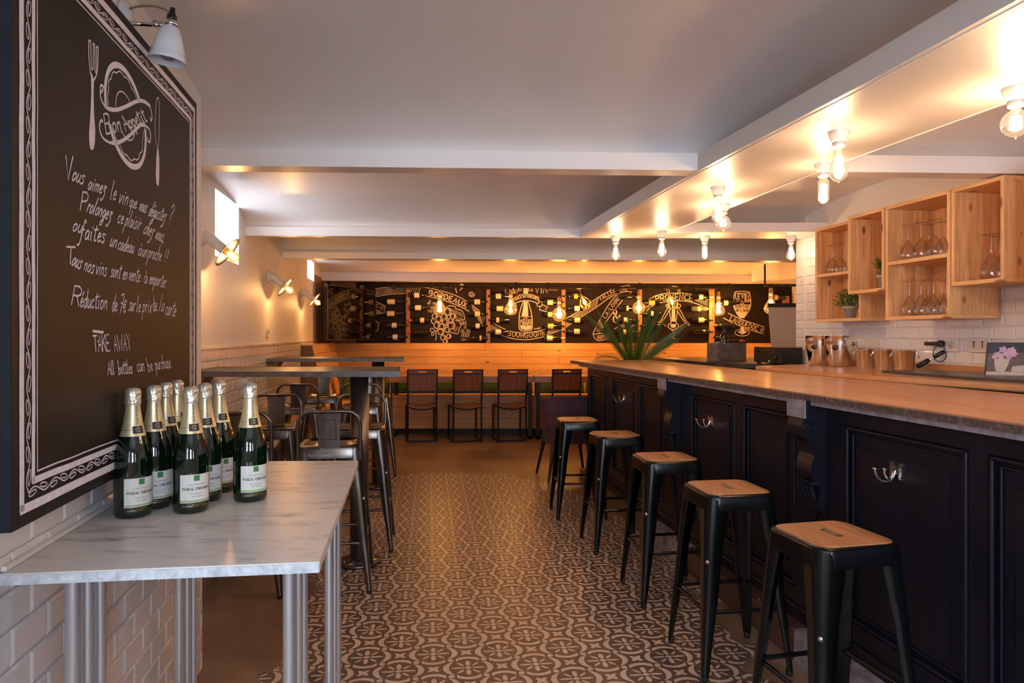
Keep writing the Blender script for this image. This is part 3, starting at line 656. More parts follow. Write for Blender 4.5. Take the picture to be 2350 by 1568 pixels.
def vine(a, b, n):
    a, b = Vector(a), Vector(b); d = (b - a).normalized(); p = Vector((-d.y, d.x)); Lx = (b - a).length
    pts = [tuple(a + d * (Lx * i / (n * 8)) + p * .0075 * sin(2 * pi * i / 8)) for i in range(n * 8 + 1)]
    ribbons(vm, [pts], pu, .0028, nS)
    for k in range(n):
        for s_, ph in ((1, .28), (-1, .78)):
            c = a + d * (Lx * (k + ph) / n); r = Lx / n * .17
            leaf = [tuple(c + d * (r * (cos(t) - .6)) + p * (-s_ * (.0035) + .0045 * sin(t) + s_ * .002 * cos(t))) for t in [2 * pi * j / 10 for j in range(11)]]
            ribbons(vm, [leaf], pu, .0024, nS)
vc = .0575
vine((vc, vc), (L - vc, vc), 13); vine((vc, Hs - vc), (vc, vc), 12); vine((L - vc, vc), (L - vc, Hs - vc), 12); vine((vc, Hs - vc), (L - vc, Hs - vc), 13)
vm.build('border_pattern', 'chalk', sign)
dr = MB()
# fork
fk = [[(203, 93), (203, 130), (206, 162), (210, 172)], [(207, 94), (208, 128), (209, 155), (211, 159), (213, 150), (213, 100)], [(216, 102), (217, 130), (217, 158), (219, 166), (221, 158), (220, 108)],
      [(224, 108), (224, 140), (222, 165), (217, 180), (212, 186)], [(203, 93), (207, 94)], [(213, 100), (216, 102)], [(220, 108), (224, 108)], [(206, 165), (209, 178), (210, 190)]]
ribbons(dr, [smooth(l, 4) for l in fk], pj, .0045, nS)
fill(dr, [(208, 172), (212, 174), (215, 182), (214, 215), (215, 262), (218, 300), (217, 328), (214, 342), (210, 345), (206, 340), (204, 325), (204, 300), (207, 260), (209, 215)], pj, nS)
# plate
def ell(k, a0, a1, wob=0, n=60, cx=287, cy=266):
    out = []
    for i in range(n + 1):
        a = radians(a0 + (a1 - a0) * i / n); kk = k + wob * abs(sin(a * 7))
        out.append((cx + kk * (46 * cos(a) + 15 * sin(a)), cy + kk * (22 * cos(a) + 120 * sin(a))))
    return out
ribbons(dr, [(.0150, ell(.96, 184, 332)), (.0150, ell(.96, 6, 158))], pj, .015, nS)
ribbons(dr, [ell(.80, 184, 332, .05), ell(.80, 10, 152, .05), ell(.46, 192, 322), ell(.46, 28, 140)], pj, .0035, nS)
# ribbon over the plate
ribbons(dr, [smooth(l, 5) for l in (
    [(235, 205), (231, 212), (229, 205), (230, 197), (234, 196), (237, 201)], [(229, 205), (230, 222), (236, 238), (246, 247)], [(343, 243), (347, 258), (348, 270), (346, 277), (344, 270)],
    [(235, 280), (232, 276), (228, 283), (228, 298), (235, 316), (248, 326), (258, 329)], [(332, 288), (341, 296), (345, 312), (343, 326), (338, 322), (338, 316)])], pj, .006, nS)
ribbons(dr, [smooth(l, 5) for l in ([(240, 243), (250, 250), (266, 252), (285, 246), (305, 236), (320, 231), (332, 234), (343, 243)], [(256, 328), (270, 327), (288, 318), (308, 300), (322, 287), (332, 288)])], pj, .010, nS)
ribbons(dr, text_lines('Bon', [(243, 307), (279, 302)], 46, 1.2) + text_lines('Appetit', [(288, 300), (338, 278)], 36, .8), pj, .0050, nS)
# knife
ribbons(dr, [smooth([(361, 224), (358, 232), (356, 262), (355, 300), (357, 325), (361, 341)], 4), smooth([(361, 224), (364, 230), (365, 270), (364, 310), (362, 341)], 4)], pj, .0035, nS)
fill(dr, [(360, 342), (363, 343), (365, 365), (365, 405), (364, 424), (361, 427), (358, 420), (357, 400), (358, 365)], pj, nS)
dr.build('chalk_drawing', 'chalk', sign)
tx = MB()
for txt, a, b, h_, w_ in (
        ('V', (147, 412), (163, 413), 64, .0055), ('ous', (163, 413), (191, 423), 46, .0045), ('aimez', (200, 434), (242, 447), 42, .0045), ('le', (251, 456), (264, 459), 48, .0042), ('vin', (270, 465), (292, 472), 46, .0042),
        ('que', (295, 475), (313, 479), 40, .004), ('vous', (317, 483), (335, 489), 40, .004), ('dégustez', (339, 494), (379, 510), 40, .004), ('?', (383, 515), (391, 517), 54, .004),
        ('P', (183, 482), (196, 484), 50, .005), ('rolongez', (197, 486), (256, 507), 44, .0045), ('ce', (268, 511), (281, 514), 42, .0042), ('plaisir', (285, 517), (322, 529), 42, .004), ('chez', (327, 535), (349, 545), 42, .004), ('vous,', (354, 548), (376, 557), 40, .004),
        ('ou', (165, 529), (185, 535), 42, .0045), ('faites', (182, 546), (242, 558), 48, .005), ('un', (250, 564), (265, 569), 42, .0042), ('cadeau', (269, 572), (308, 582), 40, .0042), ('à', (315, 585), (322, 587), 38, .004), ('un', (324, 588), (335, 591), 40, .004), ('proche', (338, 592), (370, 600), 40, .004), ('!!', (374, 600), (382, 602), 34, .004),
        ('T', (150, 605), (170, 606), 46, .005), ('ous', (162, 608), (184, 618), 44, .0045), ('nos', (190, 621), (214, 628), 44, .0045), ('vins', (218, 629), (244, 634), 44, .0042), ('sont', (252, 635), (276, 640), 42, .0042), ('en', (280, 641), (290, 643), 42, .004), ('vente', (294, 643), (321, 648), 42, .004), ('à', (329, 649), (336, 650), 38, .004), ('emporter.', (341, 651), (384, 662), 38, .004),
        ('R', (163, 699), (180, 702), 52, .005), ('éduction', (183, 704), (249, 711), 48, .0046), ('de', (256, 713), (268, 714), 46, .0044), ('7€', (273, 715), (287, 717), 46, .0044), ('sur', (294, 712), (308, 715), 44, .0042), ('le', (312, 715), (321, 716), 42, .0042), ('prix', (326, 716), (348, 718), 42, .004), ('de', (351, 714), (361, 713), 42, .004), ('la', (364, 713), (374, 715), 42, .004), ('carte', (378, 722), (403, 727), 44, .0042),
        ('TAKE', (215, 808), (254, 805), 44, .0046), ('AWAY', (262, 807), (303, 803), 44, .0042), ('All', (247, 860), (263, 859), 36, .0046), ('bottles', (272, 859), (306, 856), 36, .0044), ('can', (315, 853), (333, 851), 40, .0042), ('be', (340, 852), (351, 850), 36, .0042), ('purchase', (357, 849), (395, 843), 36, .004)):
    q_ = .93 if len(txt) > 2 else 1; ribbons(tx, text_lines(txt, [a, (a[0] + (b[0] - a[0]) * q_, a[1] + (b[1] - a[1]) * q_)], h_ * .84, 1.1), pj, w_ * .86, nS)
ribbons(tx, [[(212, 760), (236, 763)], [(224, 633 + 150), (224, 784)]], pj, .006, nS)
tx.build('chalk_lettering', 'chalk', sign)
# ================================================================ marble table with tube legs
ZM = .875
tb = thing('marble_table', 'white marble table with clustered steel tube legs against the tiled pier', 'table', (-.8, 1.9, 0))
T0 = Vector((-.8, 1.9, 0))
mp = [(-.955, 1.319), (-.378, 1.392), (-.547, 2.519), (-1.168, 2.492)]
bmx = bmesh.new(); vs = [bmx.verts.new((x + .8, y - 1.9, ZM - .022)) for x, y in mp]; fc = bmx.faces.new(vs)
r_ = bmesh.ops.extrude_face_region(bmx, geom=[fc]); bmesh.ops.translate(bmx, vec=(0, 0, .022), verts=[v for v in r_['geom'] if isinstance(v, bmesh.types.BMVert)])
bmesh.ops.bevel(bmx, geom=bmx.edges[:], offset=.0025, segments=2, affect='EDGES', profile=.5); bmesh.ops.recalc_face_normals(bmx, faces=bmx.faces)
top = MB().bm(bmx).build('tabletop', 'marble', tb)
MB().slab([(x + .8, y - 1.9, z) for x, y, z in ((-.953, 1.3185, ZM - .021), (-.380, 1.3911, ZM - .021), (-.380, 1.3911, ZM - .0025), (-.953, 1.3185, ZM - .0025))], (.13, -1, 0), .0018).build('front_edge', 'marble_edge', top, label='rough sawn front edge')
for cl in (((167.5, 1.50, .0155), (201.5, 1.535, .0130), (230, 1.57, .0122)), ((410.5, 2.20, .0155), (429, 2.235, .0125), (443, 2.27, .0118)),
           ((664, 1.70, .0148), (684, 1.745, .0115), (696, 1.79, .0115)), ((755, 2.36, .0148), (767, 2.40, .0115), (775, 2.44, .0115))):
    leg = MB(); cx = 0
    for px, y, r in cl: x = (px - CX) / F * y; leg.tube([(x + .8, y - 1.9, 0), (x + .8, y - 1.9, ZM - .022)], r, 20)
    lg = leg.build('leg', 'tube_steel', tb)
    px, y, r = cl[1]; MB().box(((px - CX) / F * y + .8, y - 1.9, ZM - .026), (.08, .12, .006)).build('fixing_plate', 'tube_steel', lg)
MB().slab([(XP(y) + .008, y, z) for y, z in ((1.33, ZM + .001), (2.50, ZM + .001), (2.50, ZM + .010), (1.33, ZM + .010))], (1, .178, 0), .009).build('baseboard_left', 'porcelain', kind='structure')
# ---------------------------------------------------------------- champagne bottles
def champagne():
    t = thing('champagne_bottle', 'x', 'bottle', (0, 0, 0), 0, 'champagne bottles on the marble table')
    R0 = .0435
    MB().lathe([(.001, .004), (.030, .003), (.040, 0), (.0435, .008), (R0, .135), (.0425, .150), (.0385, .168), (.033, .186), (.0275, .204), (.023, .222), (.0195, .24), (.0165, .262), (.0145, .28), (.001, .28)], 40).build('body', 'bottle_green', t)
    f = MB().lathe([(.0298, .198), (.0258, .213), (.0215, .232), (.0180, .256), (.0162, .274), (.0165, .280)], 36).build('foil', 'foil', t)
    cap = MB(); prof = [(.0172, .274), (.0185, .279), (.0180, .284), (.0175, .290), (.0182, .296), (.0180, .304), (.0165, .311), (.010, .3155), (.001, .3165)]; n_ = 40
    vs, fs = [], []
    for i, (r, z) in enumerate(prof):
        for j in range(n_):
            a = 2 * pi * j / n_; rr = r * (1 + (.045 * sin(a * 9 + i) + .03 * sin(a * 15 + 2 * i) if 0 < i < 7 else 0)); vs.append((rr * cos(a), rr * sin(a), z))
    for i in range(len(prof) - 1):
        for j in range(n_): fs.append((i * n_ + j, i * n_ + (j + 1) % n_, (i + 1) * n_ + (j + 1) % n_, (i + 1) * n_ + j))
    cap.add(vs, fs, True); cap.build('cap', 'foil_crumpled', t)
    # label wraps the front; angle 0 = local -Y, positive to the right seen from outside
    def cyl(rr): return lambda a, z: Vector((rr * sin(radians(a)), -rr * cos(radians(a)), z))
    def patch(mb, a0, a1, z0, z1, rr, n=18):
        c = cyl(rr); mb.quads([[c(a0 + (a1 - a0) * i / n, z) for i in range(n + 1)] for z in (z0, z1)])
    lb = MB(); patch(lb, -52, 52, .028, .098, R0 + .0005); lab = lb.build('label', 'label', t)
    g = MB(); patch(g, -52, 52, .030, .034, R0 + .0008); g.build('stripe', 'ink_lime', lab)
    g = MB(); patch(g, -9, 9, .082, .096, R0 + .0009, 4); g.build('emblem', 'ink_green', lab)
    g = MB(); patch(g, -51, 51, .016, .0275, R0 + .0004); b2 = g.build('lower_label', 'plastic_black', t)
    def wrap(txts, rr, m_, name, par, wd):
        mb = MB()
        for txt, a0, a1, z, hh in txts:
            ls = text_lines(txt, [(a0, 0), (a1, 0)], 10, 1.6)
            for l in ls:
                pts = [cyl(rr)(x, z - y * hh / 10) for x, y in l]; v, k = [], len(pts)
                for i, p in enumerate(pts):
                    tt = (pts[min(i + 1, k - 1)] - pts[max(i - 1, 0)]).normalized(); nn = Vector((p.x, p.y, 0)).normalized(); a = nn.cross(tt) * wd / 2; v += [p - a, p + a]
                mb.add(v, [(2 * i, 2 * i + 2, 2 * i + 3, 2 * i + 1) for i in range(k - 1)])
        mb.build(name, m_, par)
    wrap([('CHAMPAGNE', -26, 26, .071, .0042)], R0 + .0010, 'ink_grey', 'lettering', lab, .0007)
    wrap([('PASCAL CHEMINON', -43, 43, .0595, .0062)], R0 + .0010, 'ink', 'lettering', lab, .0013)
    wrap([('BLANC DE BLANCS', -20, 20, .049, .0026), ('BRUT TRADITION', -14, 16, .0425, .0024)], R0 + .0010, 'ink_grey', 'lettering', lab, .0005)
    wrap([('ELABORE PAR', -14, 30, .0228, .0020), ('CHAMPAGNE PASCAL CHEMINON', -44, 42, .0185, .0024)], R0 + .0008, 'ink_gold', 'lettering', b2, .0006)
    g = MB(); g.quads([[cyl(.0262)(-50 + i * 10, .2125) * 1 for i in range(37)], [cyl(.0258)(-50 + i * 10, .2140) for i in range(37)]]); g.build('gold_band', 'ink_gold', f)
    # neck shield and vertical lettering
    g = MB(); g.quads([[cyl(.0288)(a, .2045) for a in (-26, -13, 0, 13, 26)], [cyl(.0243)(a * 1.12, .2225) for a in (-26, -13, 0, 13, 26)]]); sh = g.build('shield', 'ink', f)
    ring = [(12 * cos(q_) , .2138 + .0055 * sin(q_)) for q_ in [radians(x) for x in range(30, 331, 20)]]
    g = MB(); pts = [cyl(.0292 - (z - .2045) * .25)(a, z) for a, z in ring]; g.tube(pts, .0006, 4); pts = [cyl(.0270)(a * .5 + 3, .2138 + (z - .2138) * .55) for a, z in ring]; g.tube(pts, .0006, 4); g.build('emblem', 'label_cream', sh)
    mb = MB()
    ls = text_lines('CHAMPAGNE', [(0, 0), (.044, 0)], .0042, 1.6)
    for l in ls:
        v = []; pts = []
        for x, y in l:
            z = .2275 + x; rr = .0228 - (z - .2275) * .145 + .0011; aa = -degrees_(y, rr); pts.append(Vector((rr * sin(aa), -rr * cos(aa), z)))
        for i, p in enumerate(pts):
            k = len(pts); tt = (pts[min(i + 1, k - 1)] - pts[max(i - 1, 0)]).normalized(); nn = Vector((p.x, p.y, 0)).normalized(); a = nn.cross(tt) * .0004; v += [p - a, p + a]
        mb.add(v, [(2 * i, 2 * i + 2, 2 * i + 3, 2 * i + 1) for i in range(len(pts) - 1)])
    mb.build('lettering', 'ink', f)
    return t
def degrees_(y, rr): return -(y + .0021) / rr
B0 = champagne(); first = True
for px, y, lab, tw in ((305, 1.752, 'champagne bottle standing closest to the camera, against the chalkboard sign', 26), (353, 1.84, 'champagne bottle directly behind the front one beside the sign', 20), (380, 1.95, 'champagne bottle third back along the sign, mostly hidden', 40), (406, 2.05, 'champagne bottle farthest back along the sign, only its neck showing', 52),
                   (438, 1.80, 'champagne bottle in the front of the middle row, its whole label visible', 18), (470, 1.92, 'champagne bottle behind the front one of the middle row', 16), (503, 2.03, 'champagne bottle at the back of the middle row, tiled wall behind it', 24), (574, 1.92, 'champagne bottle standing on its own, nearest the free end of the marble table', 20)):
    loc = ((px - CX) / F * y, y, ZM); rz = radians(tw) + math.atan2(-loc[0], loc[1]) * 1.0
    if first: B0.location = loc; B0.rotation_euler = (0, 0, rz - radians(2 * 0)); B0['label'] = lab; first = False
    else: dup(B0, loc, rz, lab)
# ================================================================ high tables fixed to the left wall
def high_table(yf, ybk, x1f, x1b, px, py, label):
    zt = 1.125; t = thing('high_table', label, 'table', (px, py, 0), 0, 'high tables along the dado')
    pts = [(XL(yf) + .012, yf), (x1f, yf), (x1b, ybk), (XL(ybk) + .012, ybk)]; o = Vector((px, py, 0))
    n = 4;
    for i in range(n):      # boards
        a, b = i / n, (i + 1) / n - .006
        L_ = lambda q: (pts[0][0] + (pts[3][0] - pts[0][0]) * q - px, yf + .004 + (ybk - yf - .008) * q - py); R_ = lambda q: (pts[1][0] - .004 + (pts[2][0] - pts[1][0]) * q - px, yf + .004 + (ybk - yf - .008) * q - py)
        MB().prism([L_(a), R_(a), R_(b), L_(b)], zt - .024, zt).build('plank', 'zinc_table', t)
    e = MB(); q = [(x - px, y - py) for x, y in pts]
    for a, b, n_ in ((q[0], q[1], (0, -1, 0)), (q[1], q[2], (1, 0, 0)), (q[3], q[2], (0, 1, 0))):
        e.slab([(a[0], a[1], zt - .028), (b[0], b[1], zt - .028), (b[0], b[1], zt + .0015), (a[0], a[1], zt + .0015)], n_, .004)
    e.build('edge_band', 'zinc_edge', t)
    MB().lathe([(.001, .012), (.053, .012), (.053, zt - .03), (.001, zt - .03)], 32).build('pole', 'pole_steel', t)
    b = MB().lathe([(.001, 0), (.120, 0), (.124, .004), (.124, .018), (.118, .023), (.064, .024), (.060, .034), (.052, .036)], 40).build('base', 'gunmetal', t)
    for k in range(4): MB().lathe([(.001, .030), (.006, .030), (.007, .023)], 8, Matrix.Translation((.09 * cos(k * pi / 2 + .6), .09 * sin(k * pi / 2 + .6), 0))).build('bolt', 'chrome', b)
    ym = (yf + ybk) / 2; x0 = XL(ym) - px
    MB().slab([(x0 + .004, yf + .05 - py, zt - .028), (x0 + .14, yf + .05 - py, zt - .028), (x0 + .11, yf + .05 - py, zt - .085), (x0 + .03, yf + .05 - py, zt - .10)], (0, 1, 0), .12).build('bracket', 'post_wood', t, label='wooden wall bracket')
high_table(3.80, 4.40, -.606, -.70, -.884, 4.10, 'high bar table nearer the camera, its metal-edged top running to the dado')
high_table(5.95, 6.50, -.919, -.99, -1.165, 6.16, 'high bar table farther back, with a wooden bracket on the tiled dado')
# ================================================================ sheet metal stools
def rrect(hw, r, n=5):
    out = []
    for cx, cy, a0 in ((hw - r, hw - r, 0), (-hw + r, hw - r, 90), (-hw + r, -hw + r, 180), (hw - r, -hw + r, 270)):
        out += [(cx + r * cos(radians(a0 + 90 * i / n)), cy + r * sin(radians(a0 + 90 * i / n))) for i in range(n + 1)]
    return out
def loft(mb, loops, smooth_=True, cap0=False, cap1=True):
    n = len(loops[0]); vs = [p for l in loops for p in l]
    mb.add(vs, [(i * n + j, i * n + (j + 1) % n, (i + 1) * n + (j + 1) % n, (i + 1) * n + j) for i in range(len(loops) - 1) for j in range(n)], smooth_)
    if cap1: mb.add(loops[-1], [list(range(n))])
    if cap0: mb.add(loops[0], [list(range(n))[::-1]])
    return mb
def leg_mesh(sx, sy, hs, hf, zs, zr):
    """tapering folded sheet leg: rounded on its outer corner"""
    loops = []
    for t in (0, .12, .3, .55, .62, .8, .9, 1):
        z = (zs - .012) * (1 - t) + .018 * t; h_ = hs + (hf - hs) * t
        w_ = .078 * (1 - t) + .024 * t if t > .12 else .086 - .06 * t
        if .5 < t < .7: w_ += .003
        r = w_ * .42; th = .006
        out = [(-w_, 0), (-r, 0)] + [(-r + r * sin(radians(a)), -r + r * cos(radians(a))) for a in (22, 45, 68)] + [(0, -r), (0, -w_)]
        inn = [(x - th, y - th) for x, y in out[1:-1]]
        l = out + [(-th, -w_)] + [(-r - th * .6, -r - th * .6)] + [(-w_, -th)]
        loops.append([(sx * (h_ + x), sy * (h_ + y), z) for x, y in l])
    if sx * sy < 0: loops = [l[::-1] for l in loops]
    mb = MB(); loft(mb, loops[::-1], True, True, True); return mb
def metal_stool(name, label, cat, zs, hs, hf, m_, seat_m, back, group):
    t = thing(name, label, cat, (0, 0, 0), 0, group)
    for sx in (-1, 1):
        for sy in (-1, 1):
            lg = leg_mesh(sx, sy, hs, hf, zs, 0).build('leg', m_, t)
            MB().lathe([(.001, 0), (.0125, 0), (.0135, .012), (.012, .026), (.001, .026)], 12, Matrix.Translation((sx * (hf - .013), sy * (hf - .013), 0))).build('foot', 'rubber', lg)
            MB().lathe([(.001, .004), (.006, .003), (.008, 0)], 10, axis_mx((sx * (hs + (hf - hs) * .36 - .004), sy * (hs + (hf - hs) * .36 - .004) , zs * .64), (sx, sy, .0))).build('rivet', 'chrome', lg)
    # apron and rolled seat edge
    ap = MB(); loft(ap, [[(x, y, zs - .062) for x, y in rrect(hs + .004, .05)], [(x, y, zs - .012) for x, y in rrect(hs + .002, .05)], [(x, y, zs - .002) for x, y in rrect(hs - .002, .05)], [(x, y, zs) for x, y in rrect(hs - .008, .048)],
                         [(x, y, zs - .004) for x, y in rrect(hs - .011, .047)], [(x, y, zs - .060) for x, y in rrect(hs - .004, .046)]], True, False, False)
    if back or True: ap.build('apron', m_, t)
    if seat_m == m_:        # pressed metal seat, slightly dished
        st = MB(); loft(st, [[(x, y, zs - .012) for x, y in rrect(hs - .004, .05)], [(x, y, zs - .001) for x, y in rrect(hs - .010, .048)], [(x, y, zs + .002) for x, y in rrect(hs - .024, .042)], [(x, y, zs - .007) for x, y in rrect(hs - .034, .036)], [(x, y, zs - .009) for x, y in rrect(hs * .45, .03)]])
        s_ = st.build('seat', m_, t); MB().box((0, 0, zs - .0078), (.075, .022, .002), bev=.001).build('handle_slot', 'rubber', s_)
    else:
        st = MB(); loft(st, [[(x, y, zs - .012) for x, y in rrect(hs - .008, .046)], [(x, y, zs + .001) for x, y in rrect(hs - .0105, .045)], [(x, y, zs + .0025) for x, y in rrect(hs - .014, .043)]])
        s_ = st.build('seat', seat_m, t)
        MB().lathe([(.001, .0), (.012, .0), (.0125, .001)], 12, Matrix.Translation((0, -.033, zs + .0025))).lathe([(.001, .0), (.012, .0), (.0125, .001)], 12, Matrix.Translation((0, .033, zs + .0025))).box((0, 0, zs + .003), (.025, .066, .001)).build('handle_slot', 'slot_grey', s_)
    rg = .255; h2 = hs + (hf - hs) * (1 - rg / zs) - .012
    ring = MB()
    for (ax, ay), (bx_, by) in (((-1, -1), (1, -1)), ((1, -1), (1, 1)), ((1, 1), (-1, 1)), ((-1, 1), (-1, -1))):
        ring.tube([(ax * h2, ay * h2, rg), (bx_ * h2, by * h2, rg)], .0085, 8)
    ring.build('footrest', m_, t)
    if back:
        zb = .93; xr = hs - .004; y = -hs + .012
        pts = [(-xr, y - .004, zs - .07), (-xr, y - .006, zs), (-xr, y - .018, zb - .075), (-xr + .010, y - .021, zb - .035), (-xr + .035, y - .023, zb - .008), (-xr + .065, y - .024, zb)]
        pts = smooth(pts, 4); pts = pts + [(-x, yy, z) for x, yy, z in pts[::-1]]
        MB().tube(pts, .0098, 10).build('back_frame', m_, t)
        pl = MB(); g = []
        for i in range(9):
            tt = i / 8; z = zs - .03 + (zb - .004 - zs + .03) * tt; w2 = .062 - .010 * sin(pi * tt) ; yy = y - .010 - .012 * tt
            g.append([(-w2, yy, z), (-w2 * .6, yy - .001, z), (0, yy - .0015, z), (w2 * .6, yy - .001, z), (w2, yy, z)])
        pl.quads(g); pl.quads([[(x, yy + .003, z) for x, yy, z in r[::-1]] for r in g])
        bk = pl.build('backrest', m_, t)
        rb = MB(); c = y - .0175; rb.tube([(-.036, c, zs + .035), (-.032, c - .004, zb - .045), (.032, c - .004, zb - .045), (.036, c, zs + .035)], .0018, 5, closed=True); rb.build('pressed_rib', m_, bk)
        for sx in (-1, 1): MB().lathe([(.001, .004), (.005, .003), (.0065, 0)], 12, axis_mx((sx * .036, y - .012, zs - .012), (0, -1, 0))).build('rivet', 'chrome', bk)
    return t
cr = radians(9.7)
bs = metal_stool('bar_chair', 'x', 'bar stool', .75, .160, .216, 'gunmetal', 'gunmetal', True, 'gunmetal bar chairs around the high tables')
for i, (x, y, rz, lab) in enumerate(((-.965, 3.79, cr, 'gunmetal bar chair turned away from us, directly behind the marble table'), (-1.40, 3.72, cr, 'gunmetal bar chair turned away from us, mostly hidden behind the champagne bottles'),
        (-1.51, 4.46, cr + pi, 'gunmetal bar chair facing us across the nearer high table, beside the tiled dado'), (-.965, 4.48, cr + pi - .03, 'gunmetal bar chair facing us behind the thick pole of the nearer high table'),
        (-1.735, 5.80, cr, 'gunmetal bar chair turned away from us at the farther high table, beside the dado'), (-1.235, 5.82, cr, 'gunmetal bar chair turned away from us at the farther high table, behind the poles'),
        (-1.80, 6.72, cr + pi, 'gunmetal bar chair facing us beyond the farther high table, next to the corner bench'), (-1.33, 6.80, cr + pi, 'gunmetal bar chair facing us beyond the farther high table, mostly behind its pole'))):
    if i == 0: bs.location = (x, y, 0); bs.rotation_euler = (0, 0, rz); bs['label'] = lab
    else: dup(bs, (x, y, 0), rz, lab)
st = metal_stool('bar_stool', 'x', 'bar stool', .70, .142, .186, 'black_metal', 'seat_wood', False, 'black bar stools with wooden seats along the bar')
for i, (x, y, rz, lab) in enumerate(((1.000, 2.215, radians(13), 'black bar stool with wooden seat, the closest and largest'), (.880, 2.895, radians(8.5), 'black bar stool with wooden seat, second from the camera'), (.785, 3.625, radians(8), 'black bar stool with wooden seat, middle one of five'),
        (.652, 4.465, radians(9), 'black bar stool with wooden seat, fourth from the camera'), (.485, 5.24, radians(5), 'black bar stool farthest along the bar, next to the purple chair'))):
    if i == 0: st.location = (x, y, 0); st.rotation_euler = (0, 0, rz); st['label'] = lab
    else: dup(st, (x, y, 0), rz, lab)
# ================================================================ dining chairs at the back
def dining_chair():
    t = thing('dining_chair', 'x', 'chair', (0, 0, 0), 0, 'dark wood and metal chairs at the long table'); w2, d = .178, .41; r = .0115
    for s_ in (-1, 1):
        x = s_ * w2
        MB().tube([(x, 0, .0), (x * .98, .012, .44), (x * .98, -.02, .60), (x * 1.0, -.055, .895)], r, 4).build('leg', 'black_frame', t, label='rear leg running up into the back')
        MB().tube([(x, d, 0), (x, d - .01, .435)], r, 4).build('leg', 'black_frame', t)
        MB().tube([(x, 0, .012), (x, d, .012)], r, 4).build('floor_bar', 'black_frame', t); MB().tube([(x, .01, .43), (x, d, .43)], r, 4).build('side_rail', 'black_frame', t)
    b = MB(); b.box((0, .0, .012), (2 * w2, .02, .02)); b.build('stretcher', 'black_frame', t)
    g = []; n = 10
    for j in range(7):
        y = .0 + .40 * j / 6; g.append([(-w2 + .008 + (2 * w2 - .016) * i / n, y, .462 - .034 * (1 - (2 * i / n - 1) ** 2) * (1 - .25 * j / 6)) for i in range(n + 1)])
    s = MB().quads(g); s.quads([[(x, y, z - .018) for x, y, z in r_[::-1]] for r_ in g])
    s.quads([g[0], [(x, y, z - .018) for x, y, z in g[0]]]); s.build('seat', 'chair_wood', t)
    e = MB(); e.tube([(x, y - .004, z - .026) for x, y, z in g[0]], .009, 5); e.build('seat_rail', 'black_frame', t)
    def panel(z0, z1, hole=False):
        mb = MB(); y = lambda z: -.02 - (z - .60) * .12 - .006
        def q(x0, x1, a, c): mb.slab([(x0, y(a), a), (x1, y(a), a), (x1, y(c), c), (x0, y(c), c)], (0, 1, 0), .012)
        if hole:
            h0, h1, hx = .862, .882, .048
            q(-w2, -hx, z0, z1); q(hx, w2, z0, z1); q(-hx, hx, z0, h0); q(-hx, hx, h1, z1)
        else: q(-w2, w2, z0, z1)
        return mb
    panel(.635, .838).build('backrest', 'chair_wood', t)
    panel(.850, .893, True).build('top_rail', 'chair_wood', t)
    y = lambda z: -.02 - (z - .60) * .12 - .006
    for z, h_ in ((.844, .014), (.622, .034), (.898, .010)): MB().box((0, y(z) + .002, z), (2 * w2 + .02, .02, h_)).build('back_bar', 'black_frame', t)
    return t
dc = dining_chair()
for i, (px, y, rz, lab) in enumerate(((969, 8.755, 11, 'dark wood chair farthest from the bar in the row of four'), (1073, 8.76, 13, 'dark wood chair, second from the high tables in the row of four'), (1175.5, 8.80, 10, 'dark wood chair beside the black leg where the two long tables meet'), (1299, 8.85, 8, 'dark wood chair half hidden behind the purple armchair'))):
    loc = ((px - CX) / F * y, y, 0)
    if i == 0: dc.location = loc; dc.rotation_euler = (0, 0, radians(rz)); dc['label'] = lab
    else: dup(dc, loc, radians(rz), lab)
# purple tub chair
t = thing('armchair', 'purple upholstered tub chair on dark splayed legs at the end of the bar', 'chair', (.515, 6.62, 0), radians(12))
g0, g1 = [], []; n = 26
for k, (z, grow) in enumerate(((.33, -.012), (.45, 0), (.60, .012), (.73, .022), (.765, .024))):
    for gg, off in ((g0, 0), (g1, -.055)):
        row = []
        for i in range(n + 1):
            a = radians(-165 + 150 * i / n * 1.0 + (0)) if 0 else radians(180 + 180 * i / n)
            rx, ry = .235 + grow + off, .23 + grow + off
            sx, sy = abs(cos(a)) ** .55 * (1 if cos(a) > 0 else -1), -abs(sin(a)) ** .55
            row.append((rx * sx, ry * sy + .02, z - (.10 * max(0, sy * -1 - 1) if 0 else 0) - (.05 * (1 - abs(sy)) if k > 2 else 0)))
        gg.append(row)
sh = MB(); sh.quads(g0); sh.quads([r[::-1] for r in g1]); sh.quads([g0[-1], g1[-1]]); sh.quads([g1[0], g0[0]])
for i in (0, -1): sh.add([r[i] for r in g0] + [r[i] for r in g1], [(k, k + 1, k + 6, k + 5) for k in range(4)])
sh.build('backrest', 'purple_fabric', t)
MB().box((0, .03, .385), (.37, .44, .12), bev=.03).build('seat', 'purple_fabric', t)
for sx, sy in ((-1, -1), (1, -1), (-1, 1), (1, 1)):
    MB().tube([(sx * .17, sy * .16 + .02, .34), (sx * .235, sy * .225 + .01, 0)], [.020, .012], 8).build('leg', 'dark_leg', t)
